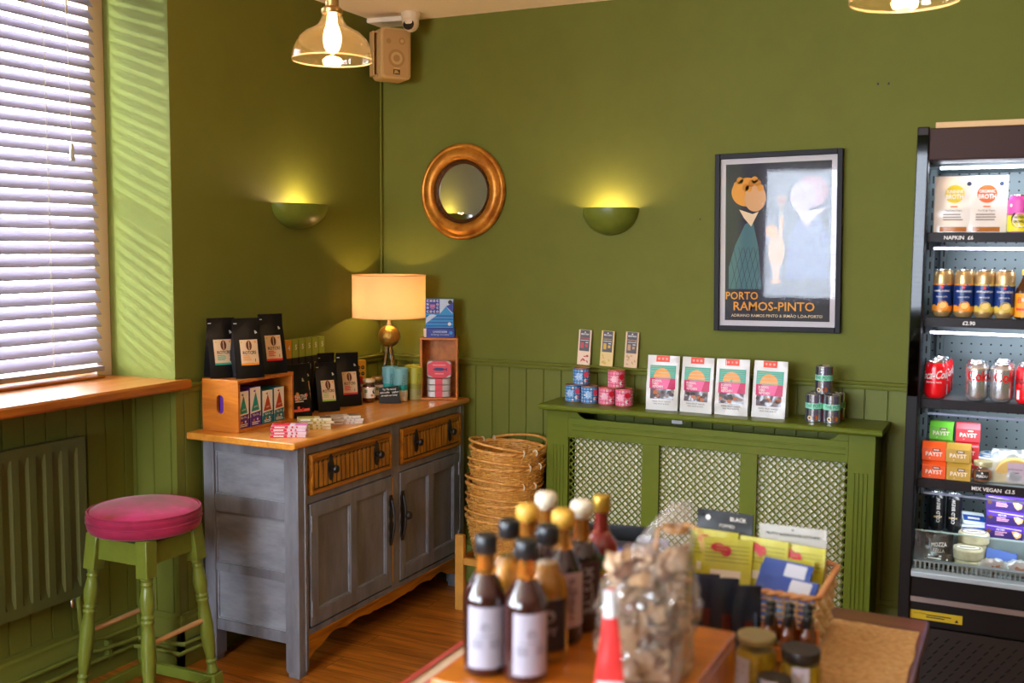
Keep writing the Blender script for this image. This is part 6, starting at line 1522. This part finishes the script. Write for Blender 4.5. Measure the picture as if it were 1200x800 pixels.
b.box(-hx, -hy, 0, hx, hy, .005, WK); b.build('woven_sides', t, angle=70)
b = MB()
for i in range(nst): x0, y0 = around((i+.5)/nst, 0, 0); x1, y1 = around((i+.5)/nst, 0, .012); b.tube([(x0, y0, .002), (x1, y1, wh)], .0026, WK, 5)
tagp(b.build('stakes', t), kind='stuff')
b = MB()
for ph in (0, pi): b.tube([(*around(i/160, .003*cos(i*.9+ph), .013), wh+.003*sin(i*.9+ph)) for i in range(160)], .0048, WKR, 6, closed=True)
b.build('rim', t, angle=70)
YLF = mat('lime_yellow_film', '#ccc438', .35, noise=(20, .2)); BKF = mat('matt_black_film', (.015, .014, .014), .4)
def bb_y(D, w_, h):
    for q in range(5): D.rect(-w_*.44, h*(.70+.05*q), w_*.44, h*(.712+.05*q), P_('dark_lime', '#8a8a1c'), 1, 8, 1)
    D.disc(-w_*.18, h*.88, .016, P_('raspberry', '#c8203a'), 1, 10, ry=.010); D.disc(-w_*.02, h*.84, .012, P_('raspberry', '#c8203a'), 1, 10); D.rect(-w_*.3, h*.5, w_*.3, h*.6, PALE, 1, 6, 3)
def bb_k(D, w_, h): D.disc(-w_*.3, h*.92, .006, PALE, 1, 10); D.text('BLACK', w_*.24, h*.93, .012, PALE, 1, bold=.02); D.text('POPPED', w_*.05, h*.85, .010, PALE, 1)
def bb_w(D, w_, h): D.text('NUTTY BAKEHOUSE KITCHEN', 0, h*.90, .0085, INK, 1, bold=.01); D.disc(0, h*.96, .002, INK, 1)
def bb_b(D, w_, h): D.rect(.0, h*.74, w_/2-.012, h*.97, P_('silver_panel', '#c4c8d4'), 1, 5, 4); D.rect(-w_*.3, h*.3, w_*.2, h*.6, P_('sky_panel', '#4a80b8'), 1, 5, 4)
zi = ZK+.006
gy = 'lime yellow snack packets in the wicker tray'
packet('black snack packet standing at the back left of the wicker tray', (-.585, 2.290, zi), -4, .130, .215, BKF, bb_k, 71, -4)
packet('white card packet standing at the back right of the wicker tray', (-.432, 2.292, zi), 2, .145, .200, P_('white_card', '#c8c6c0'), bb_w, 72, -3, d=.010)
packet('lime yellow packet at the far left of the wicker tray', (-.600, 2.245, zi), -3, .110, .180, YLF, bb_y, 73, -8, group=gy)
packet('lime yellow packet second from the left in the wicker tray', (-.560, 2.215, zi), 6, .110, .172, YLF, bb_y, 74, -14, group=gy)
packet('lime yellow packet in the middle of the wicker tray', (-.490, 2.240, zi), -6, .110, .176, YLF, bb_y, 75, -10, group=gy)
packet('lime yellow packet at the right of the wicker tray, under the white card', (-.415, 2.240, zi), -8, .115, .172, YLF, bb_y, 76, -10, group=gy)
packet('lime yellow packet hidden behind the blue and white ones', (-.425, 2.200, zi), 4, .110, .150, YLF, bb_y, 77, -14, group=gy)
gb = 'blue and white snack packets'
BLW = mat('denim_blue_film', '#2b4690', .3)
packet('blue and white packet lying on top of the other blue one', (-.440, 2.155, zi+.01), -14, .115, .150, BLW, bb_b, 78, -26, group=gb)
packet('blue and white packet at the front of the wicker tray', (-.425, 2.125, zi+.005), -16, .115, .132, BLW, bb_b, 79, -30, group=gb)
# dark pouches in front of the tray
NVF = mat('glossy_navy_film', (.018, .022, .035), .18, spec=.7)
def bb_n(D, w_, h): D.rect(-w_*.1, h*.1, w_*.2, h*.6, P_('rust_print', '#5a1f14'), 1, 4, 4); D.rect(w_*.25, h*.2, w_*.32, h*.7, P_('steel_blue', '#5a7898'), 1, 2, 4)
packet('glossy dark pouch behind the cellophane bag, left of three', (-.545, 2.010, ZK), 14, .055, .165, NVF, bb_n, 81, group='glossy dark pouches'); packet('glossy dark pouch in the middle of three, in front of the wicker tray', (-.500, 1.985, ZK), 20, .055, .170, NVF, bb_n, 82, group='glossy dark pouches'); packet('glossy dark pouch at the right of three, beside the little bottles', (-.452, 1.965, ZK), 26, .055, .168, NVF, bb_n, 83, group='glossy dark pouches')
# crate of little bottles
sx0, sy0 = -.372, 1.968
e = thing('small_crate', 'small orange wooden crate of little dark bottles in front of the wicker tray', 'crate', (sx0, sy0, ZK+.004), 10)
b = MB(); b.box(-.058, -.060, 0, .058, .060, .008, OCW); b.build('base_board', e)
for y in (-.060, .053):
    for z in (.012, .048): b = MB(); b.box(-.058, y, z, .058, y+.007, z+.026, OCW); b.build('slat', e, bevel=.001)
for x in (-.058, .051):
    for z in (.012, .048): b = MB(); b.box(x, -.053, z, x+.007, .053, z+.026, OCW); b.build('slat', e, bevel=.001)
EXB = mat('dark_extract', (.16, .035, .008), .06, spec=.7, coat=.6); first = None
nms = ['front left', 'front middle', 'front right', 'middle row left', 'middle row centre', 'middle row right', 'back left', 'back middle', 'back right']
for j in range(3):
    for i in range(3):
        lx, ly = -.034+i*.034, -.034+j*.034; a = radians(10); x = sx0+lx*cos(a)-ly*sin(a); y = sy0+lx*sin(a)+ly*cos(a); nm = 'little dark extract bottle with a black cap, %s of the small crate' % nms[j*3+i]
        if first is None:
            t = thing('extract_bottle', nm, 'bottle', (x, y, ZK+.0125), 10, 'little dark bottles in the small crate'); first = t
            b = MB(); b.lathe([(.012, 0), (.0142, .002), (.0145, .078), (.012, .088), (.0065, .096), (.0062, .104)], EXB, 20); b.build('body', t)
            b = MB(); b.lathe([(.0082, .100), (.0086, .101), (.0086, .120), (.0075, .122)], CAPB, 20); b.build('cap', t)
            b = MB(); D = Decal(b, cylw(.0145)); D.rect(-.014, .016, .014, .060, P_('kraft_label', '#d9bb97'), 1, 8, 1); D.lines(-.01, .01, .03, .05, 3, INK, 2); b.build('label', t)
        else: dup(first, nm, (x, y, ZK+.0125+(.012 if j == 2 else 0)*0))
# jars on the table
OLV = mat('olive_green_preserve', '#b8961e', .3, noise=(60, .5), c2='#866610'); LGC = mat('glassy_gold_lid', '#b8a878', .25, metal=.6)
def jl(D): D.rect(-.046, .012, -.016, .100, P_('label_lilac_white', '#c8c0cc'), 1, 10, 1); D.lines(-.042, -.020, .03, .09, 5, GRAYP, 2)
jar('tall preserve jar with a flat gold lid at the front edge of the foreground', (-.395, 1.800, ZK+.004), .037, .134, LGC, OLV, lab=jl, rz=20, lid_h=.012)
BKL = mat('dark_brown_lid', (.028, .018, .015), .35)
jar('preserve jar with a wide black lid, right of the gold-lidded one', (-.318, 1.800, ZK+.004), .036, .122, BKL, OLV, lab=jl, rz=60, lid_h=.018)
jar('shorter black-lidded preserve jar in front of the wide-lidded one', (-.345, 1.718, ZK+.004), .031, .095, BKL, OLV, lab=jl, rz=50, lid_h=.016)
